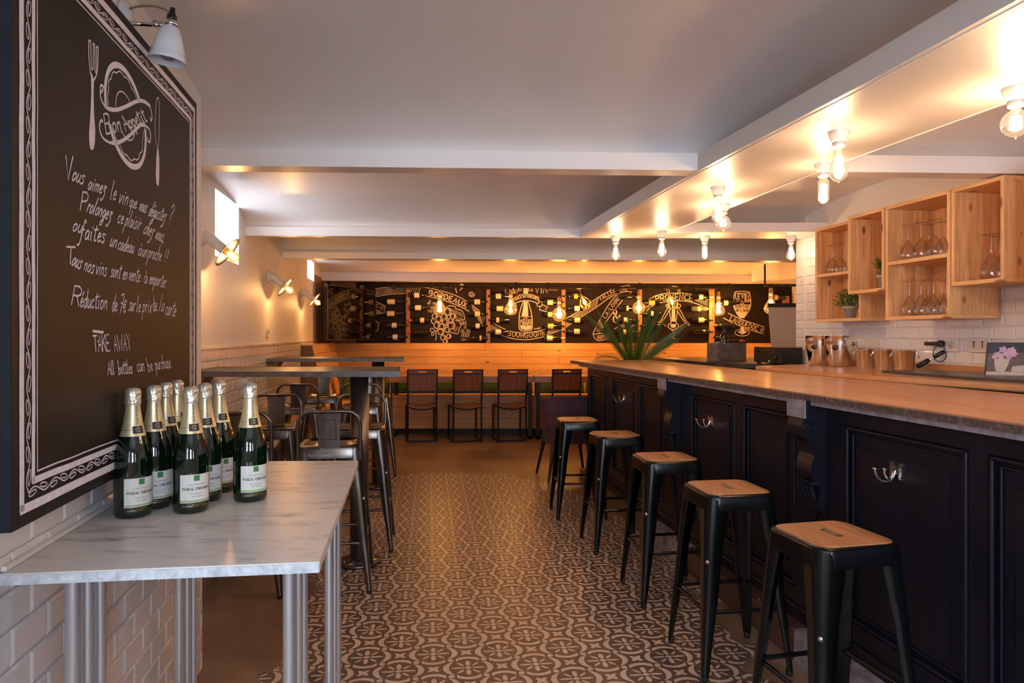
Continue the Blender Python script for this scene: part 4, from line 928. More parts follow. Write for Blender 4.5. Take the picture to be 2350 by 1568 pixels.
# ================================================================ bench along the back wall and round the corner
bench = thing('corner_bench', 'pine plank bench with a high sloping back along the chalkboard wall and round the corner', 'bench', (-2.0, 9.8, 0))
bo = Vector((-2.0, 9.8, 0))
x0, x1 = -2.56, 4.0
def bplank(p, m_, nrm, t_=.022, name='plank'): return MB().slab([Vector(q) - bo for q in p], nrm, t_).build(name, m_, bench)
zs_, zt_ = .52, 1.206; rows = 7; sl = lambda z: 9.93 + (z - zs_) / (zt_ - zs_) * .26
cuts = [0, -1.0, .9, 2.3, 3.4]
for r in range(rows):
    za, zb_ = zs_ + (zt_ - zs_) * r / rows + .002, zs_ + (zt_ - zs_) * (r + 1) / rows - .002
    xs = [x0 + .03 * r * 0] + sorted(x0 + ((r * 1.37 + k * 1.9) % 6.2) + .15 for k in range(3)) + [x1]
    for a, b in zip(xs, xs[1:]):
        if b - a < .06: continue
        bplank([(a + .002, sl(za), za), (b - .002, sl(za), za), (b - .002, sl(zb_), zb_), (a + .002, sl(zb_), zb_)], 'pine_x', (0, 1, -.3), .02)
bplank([(x0, 10.19, zt_), (x1, 10.19, zt_), (x1, yb - .004, zt_), (x0, yb - .004, zt_)], 'pine_x', (0, 0, 1), .003)
for a, b in ((-2.0, .1), (.1, 2.1), (2.1, 4.0)): bplank([(a + .002, 9.46, zs_), (b - .002, 9.46, zs_), (b - .002, 9.95, zs_), (a + .002, 9.95, zs_)], 'pine_x', (0, 0, -1), .035, 'seat')
for r in range(3):
    za, zb_ = .07 + r * .139, .07 + r * .139 + .136
    for a, b in ((-2.0, -.6 + .5 * (r % 2)), (-.6 + .5 * (r % 2), 1.3), (1.3, 2.8 - .4 * r), (2.8 - .4 * r, 4.0)): bplank([(a + .002, 9.49, za), (b - .002, 9.49, za), (b - .002, 9.49, zb_), (a + .002, 9.49, zb_)], 'pine_x', (0, 1, 0), .02)
bplank([(-2.0, 9.53, 0), (4.0, 9.53, 0), (4.0, 9.53, .07), (-2.0, 9.53, .07)], 'black_frame', (0, 1, 0), .02, 'kickboard')
# return along the left wall
yl0, yl1 = 7.86, 10.22
of = lambda z: .13 + (zt_ - z) * .22
for r in range(rows):
    za, zb_ = zs_ + (zt_ - zs_) * r / rows + .002, zs_ + (zt_ - zs_) * (r + 1) / rows - .002
    ys = [yl0, yl0 + 1.1 + .4 * (r % 2), yl1]
    for a, b in zip(ys, ys[1:]):
        bplank([(XL(a) + of(za), a + .002, za), (XL(b) + of(za), b - .002, za), (XL(b) + of(zb_), b - .002, zb_), (XL(a) + of(zb_), a + .002, zb_)], 'pine_y', (-1, -.143, 0), .02)
bplank([(XL(yl0) + .004, yl0, zt_ - .001), (XL(yl0) + .13, yl0, zt_ - .001), (XL(10.2) + .13, 10.2, zt_ - .001), (XL(10.2) + .004, 10.2, zt_ - .001)], 'pine_y', (0, 0, 1), .012)
for r in range(6):      # end panel, boards on top of each other
    za, zb_ = .52 + r * .114 + .001, .52 + (r + 1) * .114 - .001
    bplank([(XL(yl0) + .006, yl0 - .004, za), (XL(yl0) + of(za) - .004, yl0 - .004, za), (XL(yl0) + of(zb_) - .004, yl0 - .004, zb_), (XL(yl0) + .006, yl0 - .004, zb_)], 'brown_board', (0, 1, 0), .018)
bplank([(XL(yl0) + .006, yl0, .485), (XL(yl0) + .62, yl0, .485), (-2.0 + .04, 9.45, .485), (-2.0 + .04, 9.9, .485), (XL(9.9) + .1, 9.9, .485)], 'pine_y', (0, 0, 1), .035, 'seat')
for r in range(3):
    za = .07 + r * .139; bplank([(XL(yl0) + .60, yl0, za), (-2.0, 9.5, za), (-2.0, 9.5, za + .136), (XL(yl0) + .60, yl0, za + .136)], 'pine_y', (-1, 0, 0), .02)
    bplank([(XL(yl0) + .006, yl0 + .002, za), (XL(yl0) + .60, yl0 + .002, za), (XL(yl0) + .60, yl0 + .002, za + .136), (XL(yl0) + .006, yl0 + .002, za + .136)], 'pine_x', (0, 1, 0), .02)
# cushions
def cushion(name, label, c, d, rot, group):
    bmx = bmesh.new(); bmesh.ops.create_cube(bmx, size=1); bmesh.ops.subdivide_edges(bmx, edges=bmx.edges[:], cuts=7, use_grid_fill=True)
    for v in bmx.verts:
        x, y, z = v.co * 2; e = max(abs(x), abs(z)); k = (1 - abs(x) ** 4) * (1 - abs(z) ** 4)
        v.co = Vector((x * d[0] / 2 * (1 - .03 * (1 - abs(z))), y * d[1] / 2 * (.55 + .45 * k ** .4), z * d[2] / 2 * (1 - .04 * (1 - abs(x)))))
    o = MB().bm(bmx, None, True).build(name, 'green_fabric', None, label=label, cat='cushion', group=group)
    o.location = c; o.rotation_euler = rot; return o
tl = -radians(14)
for i, (a, b) in enumerate(((-1.93, -1.25), (-1.24, -.63), (-.62, .285), (.365, 1.0), (1.02, 1.7))):
    lab = ('green bench cushion behind the dark chair farthest from the bar', 'green bench cushion behind the second dark chair', 'green bench cushion behind the third dark chair, ending at the black table leg', 'green bench cushion behind the purple armchair and the fourth dark chair', 'green bench cushion hidden behind the end of the bar')[i]
    cushion('bench_cushion', lab, ((a + b) / 2, 9.84, zs_ + .135), (b - a, .12, .27), (tl, 0, 0), 'green cushions along the bench back')
cushion('corner_cushion', 'green cushion leaning in the corner of the bench behind the high tables', (-2.06, 8.95, .52 + .19), (.40, .12, .38), (-.25, .12, radians(75)), 'green cushions along the bench back')
# long tables in front of the bench
def long_table(x0, x1, y, label):
    t = thing('long_table', label, 'table', (x0, y, 0), radians(0), 'long wooden tables in front of the bench')
    L = x1 - x0
    for i in range(4): MB().box((L / 2, .075 + .15 * i, .760), (L, .147, .080), bev=.004).build('plank', 'table_wood', t)
    for x in (.045, L - .045):
        f = MB()
        for yy in (.05, .55): f.box((x, yy, .37), (.05, .05, .735))
        f.box((x, .3, .02), (.05, .55, .04)); f.box((x, .3, .72), (.05, .5, .035)); f.build('leg', 'black_frame', t, label='black square-tube frame leg')
    return t
long_table(-1.60, .275, 8.98, 'long wooden table on black frame legs behind three dark chairs')
long_table(.285, 2.1, 8.98, 'long wooden table that runs behind the purple armchair and the bar')
# ================================================================ the bar
ZT = 1.095
bar = thing('bar_counter', 'long dark panelled bar with a polished brown stone top and chrome coat hooks', 'bar counter', (1.2, 3.2, 0)); O = Vector((1.2, 3.2, 0))
def bp(pts): return [Vector(p) - O for p in pts]
tp = [(.531, 6.41), (.625, 5.80), (.957, 3.849), (1.295, 1.792), (1.45, .85), (2.22, .95), (1.957, 2.708), (1.427, 5.457), (1.245, 6.52)]
bmx = bmesh.new(); vs = [bmx.verts.new((x - O.x, y - O.y, ZT - .026)) for x, y in tp]; fc = bmx.faces.new(vs)
r_ = bmesh.ops.extrude_face_region(bmx, geom=[fc]); bmesh.ops.translate(bmx, vec=(0, 0, .026), verts=[v for v in r_['geom'] if isinstance(v, bmesh.types.BMVert)])
bmesh.ops.bevel(bmx, geom=[e for e in bmx.edges if abs(e.verts[0].co.z - e.verts[1].co.z) < .001], offset=.004, segments=2, affect='EDGES'); bmesh.ops.recalc_face_normals(bmx, faces=bmx.faces)
top = MB().bm(bmx).build('countertop', 'bar_stone', bar)
ed = MB(); line = [(-.004 + x, y) for x, y in tp[:5]]
for (ax, ay), (bx_, by) in zip(line, line[1:]):
    ed.slab(bp([(ax, ay, ZT - .0265), (bx_, by, ZT - .0265), (bx_, by, ZT - .004), (ax, ay, ZT - .004)]), (1, .16, 0), .004)
ed.slab(bp([(.529, 6.412, ZT - .0265), (1.245, 6.524, ZT - .0265), (1.245, 6.524, ZT - .004), (.529, 6.412, ZT - .004)]), (0, -1, 0), .004)
ed.build('edge', 'stone_edge', top, label='rough weathered stone edge')
ov = .10; xe = lambda y: 1.59 - .1645 * y
MB().slab(bp([(xe(6.25) + .03, 6.25, ZT - .048), (xe(.9) + .03, .9, ZT - .048), (xe(.9) + .03, .9, ZT - .0265), (xe(6.25) + .03, 6.25, ZT - .0265)]), (1, .16, 0), .10).build('moulding', 'stone_light', top)
# carcass with recessed panels: stiles and rails proud, panels set back
nB = Vector((-1, -.156, 0)).normalized()
Yf, Yn = 6.35, .95
def front(ya, yb_, za, zb_, d0, d1): # block on the bar front between offsets d0 and d1 (outwards positive)
    f = lambda y, d: Vector((XB(y), y, 0)) + nB * d
    q = [f(ya, d1) + Vector((0, 0, za)), f(yb_, d1) + Vector((0, 0, za)), f(yb_, d1) + Vector((0, 0, zb_)), f(ya, d1) + Vector((0, 0, zb_))]
    return MB().slab([p - O for p in q], -nB, d1 - d0)
cb = MB().prism([(x - O.x, y - O.y) for x, y in ((XB(Yf) + .02, Yf), (XB(Yn) + .02, Yn), (XB(Yn) + .62, Yn + .06), (XB(Yf) + .45, Yf + .04))], .14, ZT - .048)
cb.build('carcass', 'bar_paint', bar)
ybs = [6.27, 5.75, 5.61, 5.05, 4.97, 4.50, 4.08, 3.54, 3.466, 3.00, 2.667, 2.085, 2.017, 1.45, 1.37, .98]
zp0, zp1 = .255, .985
fr = MB()
for a, b in [(Yf, ybs[0])] + list(zip(ybs[1::2], ybs[2::2])):
    fr_ = front(a, b, .175, ZT - .048, -.02, .012); fr.v, fr.f, fr.sm = fr.v, fr.f, fr.sm; fr.add(fr_.v, fr_.f)
for za, zb_ in ((.175, zp0), (zp1, ZT - .048)):
    q = front(Yf, Yn, za, zb_, -.02, .0115); fr.add(q.v, q.f)
fr.build('frame', 'bar_paint', bar)
for a, b in zip(ybs[0::2], ybs[1::2]):
    p = front(a, b, zp0, zp1, -.02, -.004).build('panel', 'bar_paint', bar)
    def loop(off, d, z_in): return [(a - off, zp0 + z_in), (b + off, zp0 + z_in), (b + off, zp1 - z_in), (a - off, zp1 - z_in)]
    mo = MB(); pos = lambda y, z, d: Vector((XB(y), y, 0)) + nB * d + Vector((0, 0, z)) - O
    for off, r, d in ((.012, .008, .010), (.034, .005, .000)):
        l = loop(off, 0, off); pts = [pos(y, z, d) for y, z in l]
        for q0, q1 in zip(pts, pts[1:] + pts[:1]): mo.tube([q0, q1], r, 8)
    mo.build('moulding', 'bar_paint', p)
    fi = MB(); i_ = .085
    if a - b > 2.6 * i_:
        q = front(a - i_, b + i_, zp0 + i_, zp1 - i_, -.006, .003); fi.add(q.v, q.f); fi.build('raised_field', 'bar_paint', p)
q = front(Yf, Yn, .128, .176, -.02, .020); bsm = MB().add(q.v, q.f); l = [pos(Yf, .176, .016), pos(Yn, .176, .016)]; bsm.tube(l, .012, 8); bsm.build('base_moulding', 'bar_paint', bar)
# stone plinth, block by block
ys = Yf
k = 0
while ys > 1.0:
    ye = max(ys - (.62, .48, .71, .55)[k % 4], .95); q = front(ys, ye + .004, 0, .128, -.10, .085)
    MB().add(q.v, q.f).build('stone', 'stone_red' if k % 4 != 3 and ys > 2.9 else 'stone_light', bar); ys = ye; k += 1
# corbels with stone blocks
def corbel(yc):
    c = thing('corbel', None, None); 
for yc in (4.29, 2.835):
    pr = [(0, 1.0), (.085, 1.0), (.098, .985), (.104, .955), (.096, .925), (.075, .905), (.060, .90), (.052, .88), (.050, .85), (.062, .815), (.066, .78), (.050, .75), (.030, .735), (.026, .70), (.032, .66), (.024, .63), (.0, .60)]; pr = smooth(pr, 3)
    hw = .052; mb = MB(); base = lambda y, d, z: Vector((XB(y), y, 0)) + nB * (d + .012) + Vector((0, 0, z)) - O
    vs = [base(yc - hw, d, z) for d, z in pr] + [base(yc + hw, d, z) for d, z in pr]; n_ = len(pr)
    mb.add(vs, [list(range(n_)), list(range(2 * n_ - 1, n_ - 1, -1))] + [(i, i + n_, i + n_ + 1, i + 1) for i in range(n_ - 1)])
    cb_ = mb.build('corbel', 'bar_paint', bar)
    sc_ = MB(); ctr = base(yc, .060, .955)
    for s_ in (-1, 1): sc_.tube([ctr + Vector((0, s_ * (hw + .003), 0)) + nB * (.030 - .0014 * j) * cos(j * .42) + Vector((0, 0, (.030 - .0014 * j) * sin(j * .42))) for j in range(18)], .0035, 5)
    sc_.build('scroll', 'bar_paint', cb_)
    for j in range(3): MB().tube([base(yc - .03 + .03 * j, .052, .725), base(yc - .03 + .03 * j, .036, .675)], .011, 6).build('rib', 'bar_paint', cb_)
    MB().box(base(yc, .040, .738), (.03, .10, .012)).build('band', 'bar_paint', cb_)
    for zz, ww in ((.30, .02), (.30, -.02)):
        q = front(yc + ww + .008, yc + ww - .008, .20, .62, 0, .018); MB().add(q.v, q.f).build('pilaster_rib', 'bar_paint', cb_)
    q = front(yc + .060, yc - .060, .998, ZT - .027, -.01, .104); MB().add(q.v, q.f).build('block', 'bar_paint', cb_)
    q = front(yc + .062, yc - .062, .996, ZT - .027, .104, .112); MB().add(q.v, q.f).build('stone_block', 'stone_light', bar)
# coat hooks
def hook(px, yy, z, lab):
    p = Vector((XB(yy), yy, z)) + nB * .003
    t = thing('coat_hook', lab, 'hook', p, math.atan2(.156, 1) * 1.0, 'chrome coat hooks on the bar front')   # local -x = outwards
    b = MB()
    for s_ in (-1, 1):
        b.slab([(0, s_ * .021 - .007, -.028), (0, s_ * .021 + .007, -.028), (0, s_ * .021 + .008, .016), (0, s_ * .021 + .004, .028), (0, s_ * .021 - .004, .028), (0, s_ * .021 - .008, .016)], (-1, 0, 0), .004)
    b.slab([(0, -.020, -.012), (0, .020, -.012), (0, .020, .010), (0, -.020, .010)], (-1, 0, 0), .0055); b.build('backplate', 'chrome', t)
    pts = smooth([(-.004, 0, .0), (-.012, 0, -.022), (-.030, 0, -.036), (-.055, 0, -.034), (-.075, 0, -.014), (-.080, 0, .008)], 5)
    MB().tube(pts, .0038, 10).lathe([(.001, 0), (.010, .001), (.0105, .004), (.004, .007), (.001, .0075)], 16, Matrix.Translation((-.080, 0, .007))).build('prong', 'chrome', t)
    pts = smooth([(-.004, .006, -.004), (-.012, .010, -.026), (-.024, .012, -.030), (-.034, .014, -.014), (-.034, .014, .002)], 5)
    MB().tube(pts, .0036, 10).lathe([(.001, 0), (.008, .001), (.0085, .004), (.001, .007)], 16, Matrix.Translation((-.034, .014, .001))).build('prong', 'chrome', t)
hook(2068, 2.40, .862, 'chrome double coat hook on the bar front nearest the camera')
hook(1630, 3.84, .858, 'chrome double coat hook on the middle panel of the bar, above the third stool')
hook(1432, 5.33, .852, 'chrome double coat hook farthest along the bar front')
# ================================================================ back counter and its things
ZW = 1.12
bc = thing('back_counter', 'beech worktop with a low upstand against the white tiled wall, dark units below', 'counter', (2.1, 3.6, 0)); O2 = Vector((2.1, 3.6, 0))
wp = [(1.596, 4.643), (1.69, 4.01), (1.83, 3.36), (2.02, 2.86), (2.20, 2.2), (XR(2.2) - .008, 2.2), (XR(5.08) - .008, 5.08)]
bmx = bmesh.new(); vs = [bmx.verts.new((x - O2.x, y - O2.y, ZW - .027)) for x, y in wp]; fc = bmx.faces.new(vs)
r_ = bmesh.ops.extrude_face_region(bmx, geom=[fc]); bmesh.ops.translate(bmx, vec=(0, 0, .027), verts=[v for v in r_['geom'] if isinstance(v, bmesh.types.BMVert)])
bmesh.ops.bevel(bmx, geom=[e for e in bmx.edges if abs(e.verts[0].co.z - e.verts[1].co.z) < .001], offset=.005, segments=2, affect='EDGES'); bmesh.ops.recalc_face_normals(bmx, faces=bmx.faces)
MB().bm(bmx).build('worktop', 'beech', bc)
MB().slab([(XR(y) - .009 - O2.x, y - O2.y, z) for y, z in ((2.2, ZW), (5.06, ZW), (5.06, ZW + .040), (2.2, ZW + .040))], (-1, -.15, 0), .018).build('upstand', 'beech', bc)
ui = [(x + .03, y) for x, y in wp[:5]]
MB().prism([(x - O2.x, y - O2.y) for x, y in [(1.64, 4.62)] + ui[1:] + [(XR(2.2) - .01, 2.2), (XR(5.0) - .01, 5.0)]], .10, ZW - .027).build('base_unit', 'header_grey', bc)
MB().prism([(x + .05 - O2.x, y - O2.y) for x, y in [(1.64, 4.60)] + ui[1:] + [(XR(2.2) - .08, 2.2), (XR(5.0) - .08, 5.0)]], 0, .10).build('kickboard', 'black_frame', bc)
sb = thing('sideboard', 'dark zinc-topped side counter behind the end of the bar', 'counter', (1.9, 6.1, 0)); O3 = Vector((1.9, 6.1, 0))
sp_ = [(1.40, 7.2), (1.50, 6.5), (1.64, 5.86)] + [(1.76 + .10 * cos(radians(a)), 5.68 + .12 * sin(radians(a))) for a in (190, 215, 240, 265)] + [(1.90, 5.55), (1.93, 5.13), (XR(5.1) - .02, 5.13), (XR(5.25) - .02, 5.28), (2.36, 5.45), (2.36, 7.0)]
sp_ = [(1.40, 7.2), (1.50, 6.5), (1.60, 5.95), (1.66, 5.75), (1.74, 5.62), (1.84, 5.56), (1.93, 5.50), (1.93, 5.13), (2.19, 5.13), (2.17, 5.29), (2.17, 5.52), (2.36, 5.52), (2.36, 7.0)]
MB().prism([(x - O3.x, y - O3.y) for x, y in sp_], 1.062, 1.098).build('countertop', 'zinc_table', sb)
MB().prism([(x + (.05 if x < 2 else -.03) - O3.x, y - O3.y) for x, y in ((1.42, 7.1), (1.62, 5.9), (1.90, 5.62), (1.93, 5.2), (2.18, 5.2), (2.18, 5.52), (2.36, 5.52), (2.36, 6.9))], 0, 1.062).build('cabinet', 'black_frame', sb)
# hifi
hf = thing('hifi_receiver', 'black stereo receiver with small buttons and a green power light', 'stereo', (2.0, 5.28, 1.098), radians(90 + 6.0))
# local x = along the front (towards the back of the room), local y = away from the front
def hb(c, d, m_, name, par=hf, **k): return MB().box(c, d, bev=.002).build(name, m_, par, **k)
rzm = Matrix.Rotation(0, 4, 'Z')
hb((.215, -.09, .070), (.43, .17, .122), 'plastic_black', 'body'); hb((.215, .001, .070), (.43, .008, .120), 'black_frame', 'fascia')
for xx, yy in ((.04, -.02), (.39, -.02), (.04, -.16), (.39, -.16)): MB().lathe([(.001, 0), (.015, 0), (.015, .010), (.001, .010)], 12, Matrix.Translation((xx, yy, 0))).build('foot', 'rubber', hf)
bt = MB()
for i in range(6): bt.box((.06 + .024 * i, .006, .108), (.012, .004, .006)); bt.box((.05 + .05 * i, .006, .028), (.010, .004, .010))
for i in range(5): bt.box((.05 + .028 * i, .006, .088), (.018, .005, .008))
bt.build('button_row', 'header_grey', hf)
MB().box((.33, .006, .098), (.11, .003, .018)).build('display', 'screen', hf)
MB().lathe([(.001, 0), (.012, 0), (.011, .012), (.001, .012)], 16, axis_mx((.06, .005, .055), (0, 1, 0))).build('knob', 'header_grey', hf)
MB().box((.165, .007, .024), (.006, .003, .006)).build('power_light', 'led_green', hf)
# zinc caddy with a dark bottle
cd = thing('zinc_caddy', 'grey zinc box with a wire handle and orange wooden grip on the side counter', 'caddy', (1.885, 6.22, 1.098), radians(22))
cm = MB(); wx, wy, hz_ = .15, .075, .152
cm.box((0, 0, .003), (2 * wx, 2 * wy, .006))
for s_ in (-1, 1): cm.box((0, s_ * wy, hz_ / 2), (2 * wx, .004, hz_)); cm.box((s_ * wx, 0, hz_ / 2), (.004, 2 * wy, hz_))
cm.build('box', 'zinc', cd)
MB().tube([(-wx, -wy, hz_), (wx, -wy, hz_), (wx, wy, hz_), (-wx, wy, hz_)], .004, 6, closed=True).build('rim', 'zinc', cd)
MB().tube(smooth([(-wx - .004, 0, hz_ - .02), (-wx + .03, -.03, hz_ + .012), (0, -.09, hz_ + .03), (wx * .6, -.10, hz_ + .022), (wx + .0, -.05, hz_ - .005)], 5), .0028, 6).build('handle', 'chrome', cd)
MB().lathe([(.001, 0), (.010, .002), (.012, .02), (.010, .05), (.001, .052)], 12, axis_mx((.055, -.105, hz_ + .026), (1, -.05, -.1))).build('grip', 'ink_orange', cd)
def wine_prof(): return [(.001, .004), (.030, .003), (.037, 0), (.038, .006), (.038, .185), (.035, .205), (.022, .232), (.0145, .25), (.0140, .295), (.0150, .297), (.0150, .304), (.001, .305)]
bt = thing('dark_bottle', 'dark wine bottle standing in the zinc box', 'bottle', (1.868, 6.235, 1.105))
MB().lathe(wine_prof(), 24).build('body', 'bottle_dark', bt); MB().lathe([(.0152, .25), (.0150, .296), (.0158, .298), (.0158, .306), (.001, .3065)], 20).build('foil', 'plastic_black', bt)
# flip chart board leaning against the far wall
fc_ = thing('flip_chart', 'pale flip chart pad with a dark clamp bar standing behind the tiled pillar', 'flip chart', (3.15, 7.45, 0))
zt2 = H + (HZ - 696) / F * 7.6; xl = (1763 - CX) / F * 7.6 - 3.15
MB().slab([(xl - .055, -.20, .78), (xl + .70, -.20, .78), (xl + .68, .15, zt2 - .04), (xl, .15, zt2 - .04)], (0, 1, .4), .012).build('pad', 'paper', fc_)
MB().slab([(xl - .004, .143, zt2 - .045), (xl + .684, .143, zt2 - .045), (xl + .684, .15, zt2), (xl - .004, .15, zt2)], (0, 1, .0), .03).build('clamp_bar', 'header_grey', fc_)
for a, b in (((xl + .05, .17, zt2 - .06), (xl - .05, -.35, 0)), ((xl + .62, .17, zt2 - .06), (xl + .72, -.35, 0)), ((xl + .34, .18, zt2 - .06), (xl + .34, .55, 0))): MB().tube([a, b], .012, 8).build('leg', 'header_grey', fc_)
# buckets
def big_bucket(loc, rz, lab):
    t = thing('champagne_bucket', lab, 'bucket', loc, rz, 'tall polished champagne buckets on the worktop')
    pr = [(.001, 0), (.054, 0), (.060, .004), (.068, .030), (.076, .065), (.0845, .115), (.0875, .160), (.089, .196), (.0905, .198), (.0885, .199), (.086, .160), (.074, .065), (.056, .012), (.001, .008)]
    MB().lathe(pr, 48).build('body', 'bucket_steel', t)
    MB().lathe([(.001, .003), (.019, .003), (.020, .0), (.001, 0)], 24, axis_mx((.0, -.0845, .125), (0, -1, .14))).build('medallion', 'plastic_black', t)
    for s_ in (1,): MB().lathe([(.001, 0), (.010, 0), (.012, .016), (.015, .020), (.001, .024)], 16, axis_mx((s_ * .086, 0, .145), (s_, 0, 0))).build('knob', 'chrome', t)
big_bucket((2.075, 4.78, ZW), radians(-46), 'tall champagne bucket next to the stereo receiver')
big_bucket((2.105, 4.555, ZW), radians(-40), 'tall champagne bucket in front of the other one, nearer the small pails')
pail = thing('ice_pail', 'x', 'pail', (0, 0, 0), 0, 'small brushed steel ice pails on the worktop')
MB().lathe([(.001, 0), (.045, 0), (.046, .002), (.0605, .112), (.0625, .114), (.0625, .1165), (.0600, .117), (.058, .112), (.044, .006), (.001, .004)], 40).build('body', 'bucket_steel', pail)
for s_ in (-1, 1):
    MB().box((s_ * .062, 0, .098), (.006, .012, .014), bev=.002).build('lug', 'chrome', pail)
    MB().tube([(s_ * (.066 + .004 * (1 - cos(a))), .013 * sin(a), .086 + .013 * cos(a)) for a in [2 * pi * j / 16 for j in range(16)]], .0022, 6, closed=True).build('ring', 'chrome', pail)
for i, (x, y, lab) in enumerate(((2.160, 4.33, 'small steel ice pail closest to the tall champagne buckets'), (2.190, 4.165, 'small steel ice pail between two others'), (2.215, 4.00, 'small steel ice pail closest to the wall sockets'))):
    if i == 0: pail.location = (x, y, ZW); pail.rotation_euler = (0, 0, radians(-12)); pail['label'] = lab
    else: dup(pail, (x, y, ZW), radians(-12 - 3 * i), lab)
# wall sockets
rW = math.atan2(.15, 1)
def wall_pos(px, py, d=.010):
    y = 3.006 / ((px - CX) / F + .15); p = P(px, py, y); return p - Vector((1, .15, 0)).normalized() * d
p = wall_pos(2180, 791); sk = thing('double_socket', 'white double wall socket with a black plug in it', 'socket', p, rW)
MB().box((-.002, 0, 0), (.010, .145, .078), bev=.004).build('faceplate', 'outlet_white', sk)
MB().lathe([(.001, 0), (.019, 0), (.019, .002), (.001, .002)], 20, axis_mx((-.007, -.035, 0), (-1, 0, 0))).build('socket_well', 'grout', sk)
p2 = wall_pos(2252, 792); sk2 = thing('double_socket', 'white wall plate with two narrow dark slots beside the flower picture', 'socket', p2, rW)
MB().box((-.002, 0, 0), (.010, .145, .078), bev=.004).build('faceplate', 'outlet_white', sk2)
for yy in (-.026, .03): MB().box((-.0075, yy, 0), (.002, .005, .030)).box((-.0075, yy, .016), (.002, .012, .006)).build('slot', 'plastic_black', sk2)
pl = thing('power_plug', 'black angled plug with a coiled blue cable hanging from the socket', 'plug', p + Vector((-.012, .03, .004)), rW)
MB().lathe([(.001, 0), (.018, 0), (.019, .012), (.015, .028), (.001, .030)], 20, axis_mx((0, 0, 0), (-1, 0, 0))).box((-.022, .055, 0), (.022, .10, .022), bev=.004).build('body', 'plastic_black', pl)
MB().tube([(-.030 + .004 * sin(2 * a), -.012 + .048 * sin(a), -.052 + .047 * cos(a)) for a in [2 * pi * j / 40 for j in range(41)]], .0030, 7).build('cord', 'cord_blue', pl)
dv = thing('wine_pump', 'black handled appliance leaning against the tiled wall below the socket', 'appliance', (2.10, 3.98, ZW + .018), 0)
a_, b_ = Vector((0, 0, 0)), Vector((.155, -.07, .105)); b_ = P(2168, 806, 3.93) - Vector((2.10, 3.98, ZW + .018)); a_ = P(2104, 845, 4.0) - Vector((2.10, 3.98, ZW + .018)) + Vector((0, 0, .006))
MB().tube([a_, a_ + (b_ - a_) * .08, a_ + (b_ - a_) * .42, a_ + (b_ - a_) * .46], [.010, .014, .013, .008], 12).build('handle', 'plastic_black', dv)
MB().tube([a_ + (b_ - a_) * .44, a_ + (b_ - a_) * .66], .006, 10).build('shaft', 'chrome', dv)
MB().tube([a_ + (b_ - a_) * .60, a_ + (b_ - a_) * .66, a_ + (b_ - a_) * .95, b_], [.008, .012, .011, .007], 12).build('head', 'plastic_black', dv)
# slate slab and picture block
sl_ = thing('slate_board', 'dark slate serving board lying on the beech worktop', 'board', (2.2, 3.3, ZW))
MB().prism([(x - 2.2, y - 3.3) for x, y in ((1.985, 3.80), (2.20, 3.86), (2.43, 3.55), (2.50, 2.9), (2.16, 2.88), (2.06, 3.18))], .0005, .013).build('slab', 'slate', sl_)
pc = thing('flower_picture', 'square wooden picture block with a photograph of lilac flowers in a pot', 'picture', (2.315, 3.33, ZW + .013), 0)
pa, pb_ = P(2262, 852, 3.33) - Vector((2.315, 3.33, ZW + .013)), None
pw, ph = .21, .155; ux = Vector((cos(radians(-22)), sin(radians(-22)), 0)); up = Vector((.10, .03, 1)).normalized(); nP = ux.cross(up).normalized()
if nP.y > 0: nP = -nP
p00 = Vector((-.09, .0, .0)); qd = [p00, p00 + ux * pw, p00 + ux * pw + up * ph, p00 + up * ph]
MB().slab(qd, -nP, .018).build('block', 'art_dark', pc)
pq = lambda u, v: p00 + ux * (u * pw) + up * (v * ph)
def art(poly, m_, l): mb = MB(); fill(mb, poly, pq, nP, l); mb.build('print', m_, pc)
art([(.02, .12), (.98, .12), (.98, .72), (.02, .66)], 'art_brown', .0004); art([(.01, .005), (.99, .005), (.99, .115), (.01, .115)], 'art_cream', .0008)
art([(.20, .12), (.36, .12), (.42, .34), (.44, .50), (.15, .50), (.16, .30)], 'art_cream', .001); art([(.48, .12), (.72, .12), (.76, .32), (.50, .28)], 'art_cream', .001); art([(.72, .12), (.80, .16), (.86, .36), (.76, .32)], 'art_brown', .0012)
for k, (u, v, r, m_) in enumerate(((.20, .62, .07, 'art_pink'), (.30, .78, .075, 'art_lilac'), (.26, .60, .06, 'art_pink'), (.37, .66, .07, 'art_pink'), (.46, .76, .075, 'art_pink'), (.50, .66, .07, 'art_pink'), (.42, .57, .06, 'art_lilac'), (.15, .56, .055, 'art_pink'), (.28, .52, .05, 'art_cream'))):
    art([(u + r * (1 + .25 * cos(5 * a)) * cos(a), v + r * 1.25 * (1 + .25 * cos(5 * a)) * sin(a)) for a in [2 * pi * j / 20 for j in range(20)]], m_, .0014 + .0002 * k)
# ================================================================ box shelves on the tiled wall
def shelf(name, lab, ya, yb_, z0, z1, dep, mids=()):       # ya far end, yb near end
    t = thing('box_shelf', lab, 'shelf', (XR(yb_) - .014, yb_, z0), rW, 'pine box shelves on the tiled wall')
    L = (ya - yb_) * sqrt(1 + .15 ** 2); th = .020; h_ = z1 - z0
    def bx(c, d, nm, m_): MB().box(c, d, bev=.0015).build(nm, m_, t)
    bx((-dep / 2, L / 2, th / 2), (dep, L, th), 'bottom', 'pine_y'); bx((-dep / 2, L / 2, h_ - th / 2), (dep, L, th), 'top', 'pine_y')
    for y in (th / 2, L - th / 2): bx((-dep / 2, y, h_ / 2), (dep, th, h_ - 2 * th), 'side', 'pine_z')
    bx((-.004, L / 2, h_ / 2), (.008, L - 2 * th, h_ - 2 * th), 'back_panel', 'pine_z')
    for m_ in mids: bx((-dep / 2, L / 2, m_ - z0), (dep - .004, L - 2 * th, th), 'shelf_board', 'pine_y')
    return t
z1_ = 2.046
